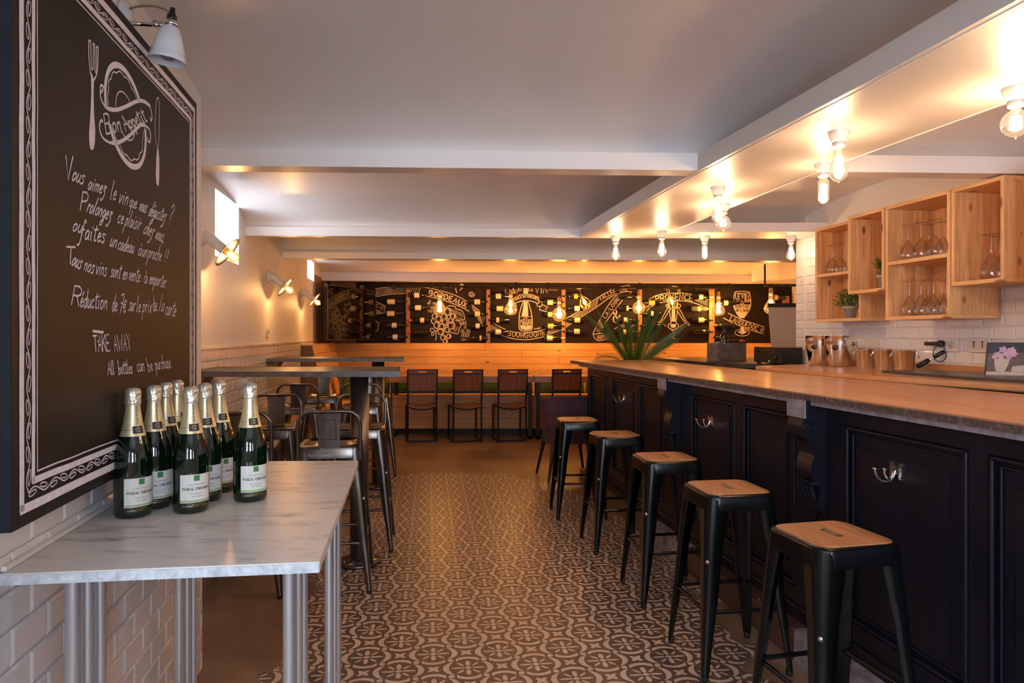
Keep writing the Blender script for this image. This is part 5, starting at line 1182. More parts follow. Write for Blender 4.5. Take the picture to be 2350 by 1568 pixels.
shelf('', 'pine box shelf farthest away, with a round green plant below and glasses above', 4.873, 4.386, 1.41, z1_, .19, (1.722,))
shelf('', 'short pine box shelf holding one small upright plant', 4.372, 4.046, 1.571, z1_, .286)
shelf('', 'two-level pine box shelf full of upturned wine glasses', 4.036, 3.562, 1.405, z1_, .285, (1.722,))
shelf('', 'short pine box shelf with two upturned stemmed glasses', 3.553, 3.243, 1.563, z1_, .285)
shelf('', 'tall pine box shelf cut off by the edge of the picture', 3.05, 2.62, 1.405, z1_, .35, (1.722,))
gl = thing('wine_glass', 'x', 'glass', (0, 0, 0), 0, 'upturned wine glasses in the box shelves')
MB().lathe([(.035, 0), (.0365, .001), (.0415, .02), (.041, .035), (.035, .060), (.021, .086), (.009, .104), (.0045, .112)], 20).build('bowl', 'glass', gl)
MB().lathe([(.0045, .112), (.0035, .13), (.0033, .175), (.006, .184)], 10).build('stem', 'glass', gl)
MB().lathe([(.006, .184), (.018, .187), (.034, .189), (.034, .191), (.010, .190), (.001, .190)], 24).build('foot', 'glass', gl)
nn = Vector((-1, -.15, 0)).normalized(); vv = Vector((-.15, 1, 0)).normalized(); fst = True
ORD = ('nearest the camera', 'second from the camera', 'third from the camera', 'fourth from the camera')
def in_shelf(y0, z, rows, lab, s=1):
    global fst
    for r, (d, us) in enumerate(rows):
        for k, u in enumerate(us):
            p = Vector((XR(y0) - .014, y0, z)) + nn * d + vv * u
            if fst: g_ = gl; g_.location = p; fst = False
            else: g_ = copy_tree(gl); g_.location = p
            rw_ = ('front', 'middle', 'rear')[r] if len(rows) == 3 else ('front', 'rear')[r]
            g_['label'] = lab % (rw_, ORD[k]) if len(us) > 1 else lab.rsplit(', %s', 1)[0] % rw_
            g_.scale = (s, s, s)
in_shelf(3.562, 1.425, [(.235, (.08, .17, .26, .35)), (.145, (.12, .22, .32)), (.055, (.08, .18, .30))], 'upturned glass, lower level of the full shelf, %s row, %s')
in_shelf(3.562, 1.732, [(.235, (.16, .26, .36)), (.14, (.12, .22, .32))], 'upturned glass, upper level of the full shelf, %s row, %s')
in_shelf(3.243, 1.583, [(.225, (.135,)), (.14, (.18,))], 'large upturned stemmed glass in the short box shelf, %s one, %s', 1.12)
in_shelf(4.386, 1.732, [(.13, (.30, .385))], 'upturned glass on the upper level of the farthest shelf, %s row, %s')
in_shelf(4.386, 1.430, [(.14, (.085,)), (.05, (.10,))], 'upturned glass beside the round plant in the farthest shelf, %s one, %s')
# small plants
def pot_plant(loc, lab, kind):
    t = thing('potted_plant', lab, 'plant', loc)
    MB().lathe([(.001, 0), (.030, 0), (.041, .062), (.045, .062), (.046, .078), (.042, .079), (.040, .068), (.001, .068)], 28).build('pot', 'pot_grey', t)
    MB().lathe([(.001, .070), (.040, .069)], 20).build('soil', 'soil', t)
    mb = MB(); rnd = random.Random(5)
    if kind == 'bush':
        for i in range(420):
            a, e = rnd.uniform(0, 2 * pi), rnd.uniform(-.15, 1.5); r = rnd.uniform(.25, 1) ** .5
            c = Vector((.105 * r * cos(a) * cos(e * .8), .085 * r * sin(a) * cos(e * .8), .085 + .105 * r * abs(sin(e)) + rnd.uniform(-.01, .012)))
            d = Vector((rnd.uniform(-1, 1), rnd.uniform(-1, 1), rnd.uniform(-.3, 1))).normalized() * .011; s_ = d.cross(Vector((rnd.random(), rnd.random(), 1))).normalized() * .0042
            mb.add([c - d, c - s_, c + d, c + s_], [(0, 1, 2, 3)])
            if i % 6 == 0: mb.tube([(c.x * .2, c.y * .2, .07), c], .0009, 4)
    else:
        for i in range(70):
            a, e = rnd.uniform(0, 2 * pi), rnd.uniform(.25, 1.45); L_ = rnd.uniform(.05, .10)
            b = Vector((.015 * cos(a), .015 * sin(a), .072 + rnd.uniform(0, .06))); d = Vector((cos(a) * cos(e), sin(a) * cos(e), sin(e))); s_ = d.cross(Vector((0, 0, 1))).normalized()
            pts = [b + d * L_ * k / 4 - Vector((0, 0, .012 * (k / 4) ** 2)) for k in range(5)]; wd = [.002, .007, .009, .006, .0005]
            mb.quads([[p - s_ * w_, p, p + s_ * w_] for p, w_ in zip(pts, wd)])
    mb.build('foliage', 'leaf', t, kind='stuff'); return t
pp = Vector((XR(4.60) - .014, 4.60, 1.430)) + nn * .11; pot_plant(pp, 'round bushy green plant in a grey pot on the lowest level of the farthest shelf', 'bush')
pp = Vector((XR(4.046) - .014, 4.046, 1.591)) + nn * .215 + vv * .085; q_ = pot_plant(pp, 'small spiky plant in a pale pot in the short box shelf', 'spike')
# ================================================================ palm at the end of the bar
pl = thing('potted_fern', 'large dark green fern palm in a tall pot behind the far end of the bar', 'plant', (1.17, 6.82, 0)); pz = 1.04
MB().lathe([(.001, 0), (.13, 0), (.17, .5), (.18, .96), (.185, 1.0), (.165, 1.0), (.16, .95), (.001, .95)], 28).build('pot', 'header_grey', pl)
MB().lathe([(.001, .96), (.16, .955)], 20).build('soil', 'soil', pl)
rnd = random.Random(3)
def frond(tip, mid, w0=.046, nl=84, base=(0, 0, pz - .06)):
    b = Vector(base); tip, mid = Vector(tip), Vector(mid)
    pt = lambda t: b * (1 - t) ** 2 + mid * 2 * t * (1 - t) + tip * t * t
    mb = MB(); N = 16; mb.tube([pt(i / N) for i in range(N + 1)], [.006 * (1 - .8 * i / N) for i in range(N + 1)], 5)
    for i in range(nl):
        t = .10 + .88 * i / nl; p = pt(t); d = (pt(min(1, t + .02)) - pt(t - .02)).normalized(); s_ = d.cross(Vector((.15, -1, .25))).normalized()
        L_ = w0 * (sin(pi * (t * .86 + .12)) ** .7) * rnd.uniform(.9, 1.1)
        for sg in (-1, 1):
            e = (s_ * sg + d * .45).normalized(); q = e.cross(d).normalized(); ww = d * .0030
            mb.add([p - ww, p + ww, p + e * L_ * .7 + ww * .7 - Vector((0, 0, .002)), p + e * L_ - Vector((0, 0, L_ * .12)), p + e * L_ * .7 - ww * .7], [(0, 1, 2, 3, 4)])
    return mb.build('frond', 'leaf_dark', pl)
o_ = Vector((1.17, 6.82, 0))
def tip(px, py, y): return P(px, py, y) - o_
for px, py, y, mx_, my_ in ((1343, 722, 6.7, 1400, 770), (1370, 712, 6.95, 1405, 770), (1382, 742, 6.6, 1415, 790), (1410, 726, 7.05, 1430, 770), (1440, 712, 6.8, 1447, 760), (1434, 735, 6.55, 1445, 780), (1462, 722, 7.1, 1460, 770),
                          (1494, 700, 6.9, 1482, 760), (1517, 702, 6.7, 1488, 765), (1493, 732, 6.5, 1476, 780), (1528, 730, 7.05, 1495, 780), (1580, 742, 6.75, 1520, 785), (1560, 776, 6.6, 1515, 800), (1545, 765, 6.95, 1500, 795), (1475, 745, 6.55, 1466, 785), (1418, 752, 6.75, 1436, 795)):
    frond(tip(px, py, y), tip(mx_, my_, (y + 6.82) / 2))
frond(tip(1362, 829, 6.52), tip(1400, 798, 6.6), .05, 30)
# ================================================================ chalkboard wall: battens, drawings, bottles
for px in (936, 1120.3, 1293.3, 1469, 1633.5):
    x = (px - CX) / F * 10.24
    ba = MB(); ba.box((x, yb - .023, 1.595), (.055 if px < 1600 else .078, .044, .776)); b_ = ba.build('batten', 'post_wood', wb)
pB = Vector((0, yb, 1.5)); nW = Vector((0, -1, 0)); pj = lambda x, y: on(x, y, pB, nW)
art_ = {'n': 0}
def draw(name, items, polys=()):
    mb = MB(); 
    for p in polys: fill(mb, p, pj, nW, .0012)
    for w_, ls in items: ribbons(mb, ls, pj, w_ * (.85 if 'letter' in name else 1), nW, .0018)
    mb.build(name, 'chalk_warm', wb)
def hatch(top, bot, n, lean=.35):
    out = []
    def at(pl_, s_):
        i = s_ * (len(pl_) - 1); k = min(int(i), len(pl_) - 2); f_ = i - k; return (pl_[k][0] + (pl_[k + 1][0] - pl_[k][0]) * f_, pl_[k][1] + (pl_[k + 1][1] - pl_[k][1]) * f_)
    for j in range(n):
        s_ = (j + .5) / n; a, b = at(top, min(1, s_ + lean / n)), at(bot, max(0, s_ - lean / n))
        out.append([(a[0] + (b[0] - a[0]) * .12, a[1] + (b[1] - a[1]) * .12), (a[0] + (b[0] - a[0]) * .88, a[1] + (b[1] - a[1]) * .88)])
    return out
LN, TH = .0098, .0062
# BORDEAUX banner and grapes
bt_ = smooth([(862, 663), (885, 660), (905, 659), (940, 659), (975, 660), (1010, 667), (1050, 680), (1077, 696), (1100, 713)], 4)
bb_ = smooth([(862, 681.5), (885, 677), (905, 675), (940, 674), (975, 679), (1010, 687), (1045, 699), (1078, 716), (1106, 744)], 4)
draw('chalk_banner', [(LN, [bt_, bb_]), (TH, hatch([p for p in bt_ if p[0] < 974], [p for p in bb_ if p[0] < 974], 27, .9)), (TH, hatch([p for p in bt_ if p[0] > 1078], [p for p in bb_ if p[0] > 1084], 7, -.8)),
                     (TH, hatch([(1103, 714), (1116, 726)], [(1096, 733), (1108, 744)], 4, 0)), (LN, [[(1091, 728), (1107, 744)]])])
draw('chalk_lettering', [(.018, text_lines('BORDEAUX', [(984, 677), (1010, 683), (1040, 693), (1068, 706)], 11, 3.0)), (.0065, text_lines('all you', [(981, 698), (1003, 699)], 9, 2)), (.0065, text_lines('need is', [(981, 708), (1004, 709)], 9, 2)), (.0065, text_lines('WINE', [(982, 717), (998, 718)], 7, 2)),
                         (.0070, text_lines('WINE', [(1058, 746), (1071, 746)], 8, 1.5)), (.0065, text_lines('IS', [(1065, 754), (1070, 754)], 6, 1.5)), (.0070, text_lines('ALL YOU', [(1058, 763), (1079, 763)], 7, 1.5)), (.0070, text_lines('NEED!', [(1059, 773), (1077, 773)], 8, 1.5)), (.0050, text_lines('John L', [(1058, 782), (1078, 781)], 6, 1))])
gr = [(1028, 716, 8), (1020, 727, 7), (1040, 726, 6), (1008, 732, 7), (1035, 736, 6), (996, 737, 6), (1022, 740, 7), (1003, 747, 7), (1036, 747, 8), (1015, 750, 7), (1027, 757, 6), (1012, 761, 7), (1030, 772, 5), (1017, 775, 6), (1022, 783, 5), (998, 726, 6)]
leafs = [smooth([(1024, 706), (1032, 702), (1045, 704), (1046, 709), (1057, 712), (1063, 718), (1066, 730), (1066, 734), (1055, 735), (1047, 733)], 3), smooth([(1046, 736), (1053, 738), (1058, 746), (1055, 753), (1050, 766), (1040, 764), (1033, 763)], 3)]
draw('chalk_drawing', [(LN * 1.25, [arc(x, y, r, r, 0, 360, 16) for x, y, r in gr]), (.009, [arc(x, y, r * .55, r * .6, -60, 60, 6) for x, y, r in gr]), (LN, leafs), (TH, [[(1030 + 4 * i, 707 + 1.5 * i), (1033 + 4 * i, 714 + 2 * i)] for i in range(8)]), (TH, [[(1040 + 3 * i, 756 - 2 * i), (1046 + 2 * i, 762 - 3 * i)] for i in range(4)]), (TH, [[(1044, 727), (1062, 733)]]),
                       (LN, [smooth([(1005, 757), (996, 762), (989, 761), (988, 755), (993, 754), (1000, 762), (1001, 776), (999, 782)], 4), arc(993, 767, 3, 3, 0, 360, 10)]), (LN, [smooth([(1048, 672), (1046, 660), (1055, 656), (1060, 662), (1055, 666)], 4), [(1060 + 7 * cos(a * .5) * (1 - a * .035), 656 + 6 * sin(a * .5) * (1 - a * .035)) for a in range(24)], [(1082 + 7.5 * cos(a * .5) * (1 - a * .035), 675 + 7 * sin(a * .5) * (1 - a * .035)) for a in range(24)]]),
                       (TH, [[(907 + 1 - .0, 0 + 656), (908, 656.5)]])])
draw('chalk_drawing', [(.009, [smooth([(829, 662), (827, 658), (831, 656), (834, 659), (832, 662)], 3)]), (LN, [[(862, 692), (884, 702), (882, 719), (862, 722)], [(862, 711), (880, 719)], [(862, 737), (869, 742), (867, 758), (862, 761)]]), (.008, text_lines('CE', [(862, 703), (879, 712)], 8, 3) + hatch([(863, 713), (878, 719)], [(863, 720), (870, 720)], 5))])
# BOURGOGNE
t1 = smooth([(1132, 741), (1150, 752), (1175, 761), (1205, 764), (1235, 760), (1253, 755)], 4); t2 = smooth([(1151, 770), (1175, 777), (1207, 780), (1235, 776), (1252, 772)], 4)
draw('chalk_banner', [(LN, [t1, t2, [(1255, 770), (1287, 757)], [(1122, 754), (1128, 758)]]), (TH, hatch([(1126, 742), (1152, 757)], [(1122, 754), (1145, 764)], 9, .9)), (TH, hatch([(1256, 757), (1284, 748)], [(1256, 768), (1284, 758)], 9, .9))])
draw('chalk_lettering', [(.0105, text_lines('BOURGOGNE', [(1165, 770), (1185, 774), (1207, 775.5), (1230, 773), (1251, 768)], 11, 3.2)), (.010, text_lines("L'A", [(1160, 673), (1180, 673)], 9, 2) + text_lines('RT', [(1178, 674), (1189, 674)], 16, 2)), (.010, text_lines('ET', [(1190, 668), (1197.5, 668)], 6, 2)), (.010, text_lines('LE', [(1214, 668), (1223, 668)], 6, 2)), (.012, text_lines('VIN', [(1228, 673), (1256, 673)], 16, 2.2)), (TH, [[(1259, 666), (1280, 666)]]),
                         (.010, text_lines('JUSES SUPERIEURES', [(1182, 690), (1195, 684), (1208, 682), (1221, 684), (1234, 690)], 8, 1)), (.0045, text_lines('Amadeo', [(1226, 757), (1241, 754)], 5, 1))])
draw('chalk_drawing', [(LN * 1.2, [smooth([(1178, 686), (1190, 678), (1207, 675), (1224, 678), (1237, 687)], 4), smooth([(1180, 697), (1193, 692), (1207, 690), (1222, 692), (1235, 697)], 4), [(1178, 686), (1180, 697)], [(1237, 687), (1236, 697)], [(1236, 693), (1245, 693), (1243, 703), (1233, 703), (1231, 695)], [(1244, 699), (1258, 706), (1252, 709), (1255, 716), (1238, 711), (1239, 705)], [(1183, 697), (1185, 703)]]),
                       (LN * 1.2, [smooth([(1201, 692), (1196, 705), (1192, 722), (1191, 745), (1192, 755), (1197, 759), (1208, 760), (1218, 758), (1221, 754), (1221.5, 740), (1220, 722), (1216, 705), (1211, 692)], 3)])],
     [[(1201.5, 658), (1204, 657), (1209, 657), (1212, 659), (1212, 674), (1201, 674)], [(1202, 692), (1210, 692), (1212, 712), (1212, 726), (1197, 726), (1200, 710)], [(1193.5, 748), (1220, 748), (1219, 755), (1208, 758), (1195, 755)]])
draw('chalk_lettering', [(.006, text_lines('LES', [(1202, 733), (1210, 733)], 5, 1)), (.010, text_lines('HOMMES', [(1194.5, 740.5), (1219, 740.5)], 7, 1)), (.010, text_lines('LIBRES', [(1194.5, 747), (1219, 747)], 6, 1)), (TH, [[(1192, 727), (1220, 727)]])])
# VALLEE DE LA LOIRE
v1 = smooth([(1300, 731), (1325, 716), (1350, 698), (1380, 678), (1402, 667)], 4); v2 = smooth([(1298, 752), (1330, 730), (1365, 708), (1395, 686), (1420, 674), (1435, 670), (1450, 670)], 4)
draw('chalk_banner', [(LN, [v1, v2, [(1412, 661), (1443, 655), (1448, 662)], [(1450, 670), (1445, 675)], smooth([(1418, 675), (1400, 695), (1380, 728), (1368, 752), (1361, 767), (1372, 782), (1400, 776)], 3), smooth([(1429, 689), (1410, 712), (1392, 737), (1382, 754)], 3), [(1363, 767), (1384, 765)], [(1410, 755), (1432, 743)], [(1440, 757), (1455, 745)]]),
                      (TH, hatch([p for p in v1 if p[0] < 1376], [p for p in v2 if p[0] < 1376], 22, .9)), (TH, hatch([(1376, 736), (1365, 763)], [(1386, 748), (1377, 764)], 6, -.7)), (TH, hatch([(1366, 769), (1384, 768)], [(1372, 780), (1384, 779)], 6, .9))])
draw('chalk_lettering', [(.0105, text_lines('VALLÉE', [(1378, 691), (1395, 681), (1414, 673)], 10, 2.5)), (.009, text_lines('·DE', [(1418, 671), (1440, 668)], 8, 3)), (.0095, text_lines('LA·LOIRE', [(1390, 731), (1405, 709), (1425, 684)], 8, 2.5)), (.022, text_lines('&', [(1408, 741), (1424, 739)], 30, 0)), (.008, text_lines('ANJ', [(1428, 753), (1442, 747)], 8, 2)), (.008, text_lines('TOU', [(1385, 777), (1398, 773)], 8, 2))])
# PROVENCE
p1 = smooth([(1489, 688), (1505, 679), (1525, 674), (1550, 673), (1575, 673.5), (1596, 678), (1627, 690)], 4); p2 = smooth([(1482, 716), (1495, 704), (1515, 695), (1545, 691), (1570, 691), (1595, 696), (1620, 706)], 4)
draw('chalk_banner', [(LN, [p1, p2]), (TH, hatch([(1598, 688), (1627, 690)], [(1594, 690), (1626, 706)], 9, .5)), (TH, hatch([(1479, 700), (1497, 700)], [(1479, 712), (1497, 702)], 6, 0))])
draw('chalk_lettering', [(.015, text_lines('PROVENCE', [(1506, 693), (1525, 690), (1545, 688), (1565, 688), (1588, 691)], 13, 2.6))])
def mirror(ls, c): return [[(2 * c - x, y) for x, y in l] for l in ls]
arm = [smooth([(1533, 707), (1527, 716), (1517, 735), (1508, 744), (1508, 747), (1514, 744), (1524, 732), (1533, 718), (1537, 708)], 3), arc(1532, 702, 4, 4, 0, 360, 10)]
draw('chalk_drawing', [(LN, [arc(1546, 661, 11, 3.5, 180, 360, 10), [(1535, 661), (1557, 661)], [(1536, 666), (1536, 673)], [(1556, 664), (1556, 673)], [(1560, 664), (1560, 673)]] + arm + mirror(arm, 1545)), (LN * 1.1, [smooth([(1537, 702), (1537, 720), (1540, 740), (1534, 745), (1534, 752), (1545, 757), (1556, 752), (1556, 745), (1551, 740), (1554, 720), (1554, 702)], 3)]),
                       (LN, [[(1545 + (4 if i % 2 else -4), 758 + 4 * i) for i in range(6)]]), (TH, [[(1516, 740), (1529, 749)], [(1572, 742), (1560, 750)]])], [[(1542, 703), (1549, 703), (1550, 738), (1541, 738)], [(1539, 744), (1551, 744), (1551, 751), (1545, 753), (1539, 751)]])
# LANGUEDOC glass
l1 = smooth([(1671, 719), (1690, 728), (1715, 738), (1740, 746), (1754, 751)], 4); l2 = smooth([(1660, 730), (1680, 740), (1705, 751), (1730, 760), (1752, 766)], 4)
draw('chalk_banner', [(LN, [l1, l2]), (TH, hatch([(1745, 750), (1755, 753)], [(1744, 762), (1753, 764)], 3, .6))])
draw('chalk_lettering', [(.011, text_lines('LANGUEDOC', [(1674.5, 735), (1690, 742), (1712, 751), (1737, 760)], 11, 2.8)), (.015, text_lines('LE', [(1687.5, 685), (1698, 685)], 10, 1.5) + text_lines('VIN', [(1701, 685), (1718, 686)], 10, 1.5)), (.011, text_lines('MET A JOUR', [(1685.5, 693), (1721, 693)], 6, 1.2)), (.006, text_lines('LES', [(1699, 698.5), (1707, 698.5)], 4, 1))])
draw('chalk_drawing', [(LN, [smooth([(1686, 671), (1683, 690), (1684, 705), (1691, 720), (1699, 730)], 4), smooth([(1720, 671), (1723, 690), (1722, 705), (1716, 718), (1707, 730)], 4), arc(1703, 671, 17, 2.5, 0, 360, 16), arc(1703, 763.5, 16.5, 8, 0, 360, 20)])],
     [[(1684, 699), (1722, 699), (1720, 708), (1712, 721), (1706, 730), (1699, 730), (1692, 720), (1685, 708)], [(1700, 750), (1706, 751), (1708, 759), (1715, 762), (1703, 768), (1692, 762), (1699, 758)]])
ov_ = MB(); ribbons(ov_, text_lines('SCHEISSE', [(1687, 706), (1719, 706)], 6, 1.0) if 0 else text_lines('SECRETS DES', [(1686.5, 706.5), (1719.5, 706.5)], 6, 1.0), pj, .0065, nW, .0032); ribbons(ov_, text_lines("DE L'AME", [(1689, 715.5), (1717, 715.5)], 6, 1.4), pj, .009, nW, .0032); ov_.build('chalk_lettering', 'wall_black', wb)
# bottles lying against the board; neck direction +1 = to the right
bmesh_cache = {}
def wall_bottle(px, py, side, lmat, lx0, lx1, cap, lab, glass='bottle_dark', sc_=1.0):
    y = yb - .046
    key = (side, lmat, round(lx0, 2), round(lx1, 2), cap, glass)
    t = thing('wine_bottle', lab, 'bottle', ((px - CX) / F * y, y, H + (HZ - py) / F * y), 0, 'wine bottles lying on pegs on the chalkboard wall')
    mx = axis_mx((-side * .152, 0, 0), (side, 0, 0))
    if (glass, side) not in bmesh_cache: bmesh_cache[(glass, side)] = MB().lathe(wine_prof(), 20, mx).build('body', glass, t).data
    else: link('body', bmesh_cache[(glass, side)], t)
    l0, l1_ = (lx0, lx1)
    z0, z1 = sorted(((l0 * y / F) * side + .152, (l1_ * y / F) * side + .152)); z0 = max(z0, .015); rr = .0386
    if lmat:
        z1 = min(z1, .190); MB().lathe([(rr, z0), (rr, z1)], 24, mx, True).build('label', lmat, t)
    if cap: MB().lathe([(.0150, .252), (.0148, .296), (.0158, .298), (.0158, .306), (.001, .3065)], 14, mx).build('foil', cap, t)
    for d in (.06, .24):
        if ('peg', d, side) not in bmesh_cache: bmesh_cache[('peg', d, side)] = MB().tube([(side * (d - .152), .046, -(.042 if d < .1 else .019)), (side * (d - .152), -.03, -(.042 if d < .1 else .019))], .004, 6).build('peg', 'black_frame', t).data
        else: link('peg', bmesh_cache[('peg', d, side)], t)
ww = ['second', 'third']
cols = [  # name of the column, bottles (px, py, side, label material, label from, label to, cap)
 ('in the column beside the television', [(910, 692.5, 1, 'label_cream', -20, -3, 0), (909, 720, 1, 'label_cream', -20, -3, 0), (911, 747, 1, 'label', -11, 0, 0), (912, 774, 1, 'label', -10, 1, 0)]),
 ('under the start of the word BORDEAUX', [(962, 677.5, 1, 'label', -11, 1, 0), (964, 706.5, 1, 'label', -11, 3, 0), (962, 735.5, -1, 'label_cream', 3, 12, 'ink_orange'), (959, 763, -1, None, 0, 0, 'ink_red')]),
 ('right of the grape drawing', [(1096, 693, 1, 'label_cream', -7, 9, 0), (1096, 721, 1, 'label_cream', -6, 7, 0), (1095, 748.5, 1, 'label', -3, 9, 0), (1095, 776.5, -1, 'label_cream', 6, 10, 0)]),
 ('left of the drawn bottle', [(1144, 680, -1, 'label_cream', -7, 6, 0), (1146, 708.5, -1, 'label_cream', -9, 9, 0), (1145, 735, -1, 'label_cream', -8, 1, 0), (1143, 762.5, -1, 'label', -6, 7, 0)]),
 ('right of the drawn bottle', [(1272, 694, 1, 'label_cream', -16, -3, 0), (1274, 722, 1, 'label_cream', -17, -7, 0), (1274, 749, 1, 'label_yellow', -17, -4, 0), (1272, 776.5, 1, 'label', -17, -4, 'label_cream')]),
 ('left of the word VALLEE', [(1314, 680, -1, 'label_yellow', 3, 12, 0), (1314, 708, -1, 'label', 4, 16, 0), (1315, 735, -1, 'label_cream', 3, 16, 0), (1314, 761, -1, 'label_cream', 3, 16, 0)]),
 ('behind the palm, left of the batten', [(1444, 681, 1, None, 0, 0, 'ink_gold'), (1443, 708, 1, 'label', -6, -1, 'ink_gold'), (1443, 735, 1, 'label', -12, -2, 0), (1442, 762, 1, 'label_cream', -12, -5, 0)]),
 ('left of the drawn corkscrew', [(1494, 695, -1, 'label_yellow', -11, 8, 0), (1492, 720, -1, 'label', 1, 7, 0), (1492, 748, -1, 'ink_orange', -12, -6, 0)]),
 ('right of the drawn corkscrew', [(1612, 681.5, 1, 'label', -9, 1, 'label_cream'), (1612, 735, 1, 'label_cream', -10, 3, 0), (1612, 761, 1, None, 0, 0, 0)]),
 ('between the wide batten and the drawn glass', [(1664, 695, -1, 'label_cream', -4, 6, 0), (1661, 747, -1, None, 0, 0, 'ink_gold'), (1661, 774, -1, None, 0, 0, 0)])]
rn = ('topmost', 'second from the top', 'third from the top', 'lowest')
for cn, bl in cols:
    for i, b_ in enumerate(bl):
        k = i if len(bl) == 4 else (i if i < len(bl) - 1 else 3)
        wall_bottle(*b_[:6], b_[6] or None, '%s dark wine bottle %s' % (('Topmost', 'Second', 'Third', 'Lowest')[k].lower(), cn))
wall_bottle(1612, 709, 1, 'label_cream', -12, -4, None, 'clear pale wine bottle beside the drawn corkscrew', 'bottle_clear')
wall_bottle(1778, 683, -1, 'label_cream', -3, 6, None, 'wine bottle behind the hanging bulb next to the flip chart')
MB().box((3.96, yb - .035, 1.78), (.09, .06, .22), bev=.004).build('wood_block', 'post_wood', wb)
# ================================================================ television
tv = thing('television', 'large dark flat television angled out of the corner, reflecting the room', 'television', (-2.32, 8.9, 1.254))
tvd = Vector((.375, 1.2, 0)); 
def tvp(u, z, d): n_ = Vector((1.2, -.375, 0)).normalized(); return tvd * u + Vector((0, 0, z)) + n_ * d
MB().slab([tvp(0, 0, 0), tvp(1, 0, 0), tvp(1, .71, 0), tvp(0, .71, 0)], (-1.2, .375, 0), .045).build('housing', 'plastic_black', tv)
MB().slab([tvp(.012, .016, .002), tvp(.988, .016, .002), tvp(.988, .698, .002), tvp(.012, .698, .002)], (-1.2, .375, 0), .004).build('screen', 'screen', tv)
ar = MB(); ar.tube([tvp(.35, .36, -.045), (-.10, .62, .36)], .02, 8); ar.box((-.16, .60, .36), (.03, .12, .45)); ar.box((-.10, .2, .36), (.02, .02, .5)); ar.build('wall_mount', 'black_frame', tv)
# ================================================================ bulbs hanging from a rail under the last beam
yd = lambda px: (lambda k: (9.508 + 2.66 * .076 + .08) / (1 - k * .076))((px - CX) / F)      # middle of the beam, seen at column px
def rp(px, py): return P(px, py, yd(px))
o_ = rp(1285, 660); rl = thing('light_rail', 'black rail wrapped in cable, hung under the last white beam', 'rail', o_)
e0, e1 = rp(890, 657) - o_, rp(1680, 662) - o_
MB().tube([e0, e1], .016, 8).build('pole', 'black_frame', rl)
cbl = MB(); ed_ = e1 - e0
cbl.tube([e0 + ed_ * (i / 260) + Vector((0, .024 * cos(i * .75), .024 * sin(i * .75))) for i in range(261)], .0055, 5); cbl.build('cable', 'cord_black', rl)
for px in (905, 1184, 1258, 1468, 1672):
    p = rp(px, 660) - o_; MB().tube([p, (p.x, p.y, ZB + .002 - o_.z)], .013, 6).box(p, (.045, .05, .055)).build('bracket', 'black_frame', rl)
def pendant(px, ptop, kind, s, fk, y, lab, glass='amber_glass', e=P_BACK):
    y = y or yd(px); x = (px - CX) / F * y; z = H + (HZ - ptop) / F * y; zr = H + (HZ - 660) / F * y
    t = thing('pendant_bulb', lab, 'light bulb', (x, y, z), 0, 'amber bulbs hanging from the rail')
    MB().tube([(0, 0, zr - z), (0, 0, 0)], .004, 6).build('cord', 'cord_black', t)
    MB().lathe([(.001, .012), (.016, .010), (.022, -.004), (.024, -.05), (.001, -.052)], 18).build('cap', 'brass', t)
    MB().lathe([(.001, -.050), (.026, -.050), (.027, -.088), (.001, -.088)], 18).build('lamp_holder', 'porcelain', t)
    g = bulb_glass(kind, s).build('bulb', glass, t); g.location = (0, 0, -.085)
    f = filament(fk, s).build('filament', 'filament_small' if fk == 'spiral' else 'filament', t); f.location = (0, 0, -.085)
    pt_light('bulb_light', (x, y, z - .085 - .14 * s), e, .05, (1.0, .50, .17))
pendant(1009, 667, 'drop', 1.0, 'strip', 0, 'amber drop-shaped bulb hanging in front of the word BORDEAUX')
pendant(1172, 667, 'drop', 1.06, 'spiral', 0, 'amber bulb with a spiral filament left of the drawn wine bottle', e=P_BACK * .6)
pendant(1283, 683, 'ball', 1.04, 'strip', 0, 'large round amber globe bulb in front of a batten')
pendant(1466, 670, 'ball', .96, 'spiral', 0, 'round amber bulb with a spiral filament above the palm', e=P_BACK * .6)
pendant(1649, 671, 'drop', 1.04, 'strip', 0, 'amber drop-shaped bulb left of the drawn wine glass')
y2 = 9.0; rl2 = thing('light_rail', 'short second black rail above the flip chart', 'rail', ((1795 - CX) / F * y2, y2, H + (HZ - 655) / F * y2))
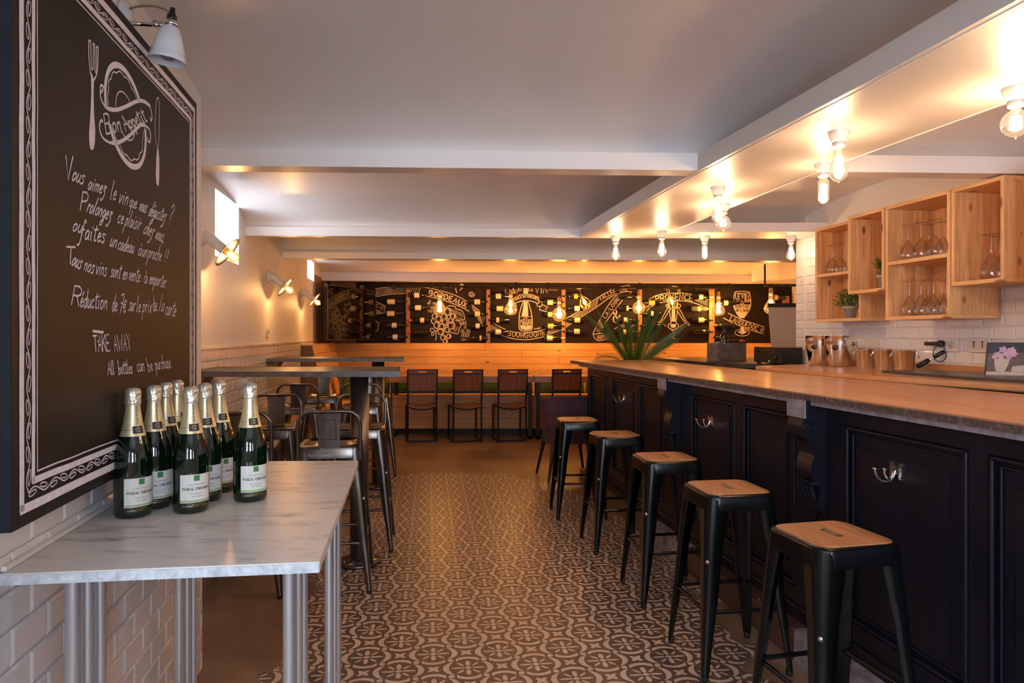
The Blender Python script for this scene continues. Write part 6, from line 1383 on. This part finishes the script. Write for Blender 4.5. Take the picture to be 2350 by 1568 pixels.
MB().tube([(-.23, 0, 0), (.6, 0, 0)], .016, 8).tube([(-.22, 0, 0), (-.22, .0, .27)], .012, 6).build('pole', 'black_frame', rl2)
pendant(1769, 662, 'drop', 1.0, 'strip', y2, 'amber bulb half hidden behind the flip chart')
def cage(px, py, lab):
    yr = yd(px); rz_ = H + (HZ - 660) / F * yr; x = (px - CX) / F * yr; z = H + (HZ - py) / F * yr; t = thing('caged_bulb', lab, 'light bulb', (x, yr, z), 0, 'wire-caged bulbs clipped to the rail')
    tl_ = Matrix.Rotation(radians(-24), 4, 'Y')
    w_ = MB(); v = [Vector((.085 * cos(a), .085 * sin(a), -.02)) for a in [2 * pi * k / 5 for k in range(5)]]; tp_, bt2 = Vector((0, 0, .10)), [Vector((.05 * cos(a + .6), .05 * sin(a + .6), -.11)) for a in [2 * pi * k / 5 for k in range(5)]]
    for k in range(5):
        for a, b in ((tp_, v[k]), (v[k], v[(k + 1) % 5]), (v[k], bt2[k]), (v[k], bt2[k - 1]), (bt2[k], bt2[(k + 1) % 5])): w_.tube([tl_ @ a, tl_ @ b], .0035, 5)
    w_.build('wire_cage', 'brass', t)
    f = filament('strip', .55).build('filament', 'filament', t, mx=tl_ @ Matrix.Translation((0, 0, .06)))
    g = bulb_glass('pear', 1.0).build('bulb', 'amber_glass', t, mx=tl_ @ Matrix.Translation((0, 0, .07)))
    MB().lathe([(.001, 0), (.014, 0), (.018, .04), (.001, .05)], 12, tl_ @ Matrix.Translation((0, 0, .06))).build('lamp_holder', 'brass', t)
    c = tl_ @ Vector((0, 0, .11)); MB().tube(smooth([tuple(c), (c.x - .01, 0, .14), (-.07, 0, rz_ - z - .02), (-.07, 0, rz_ - z)], 4), .005, 6).box((-.07, 0, rz_ - z - .01), (.07, .03, .03)).build('clip', 'brass', t)
    pt_light('bulb_light', (x, yr, z), P_BACK * .6, .03, (1.0, .50, .17))
cage(1340, 692, 'wire-caged bulb clipped to the rail left of the word VALLEE'); cage(1541, 692, 'wire-caged bulb clipped to the rail in front of the drawn corkscrew')
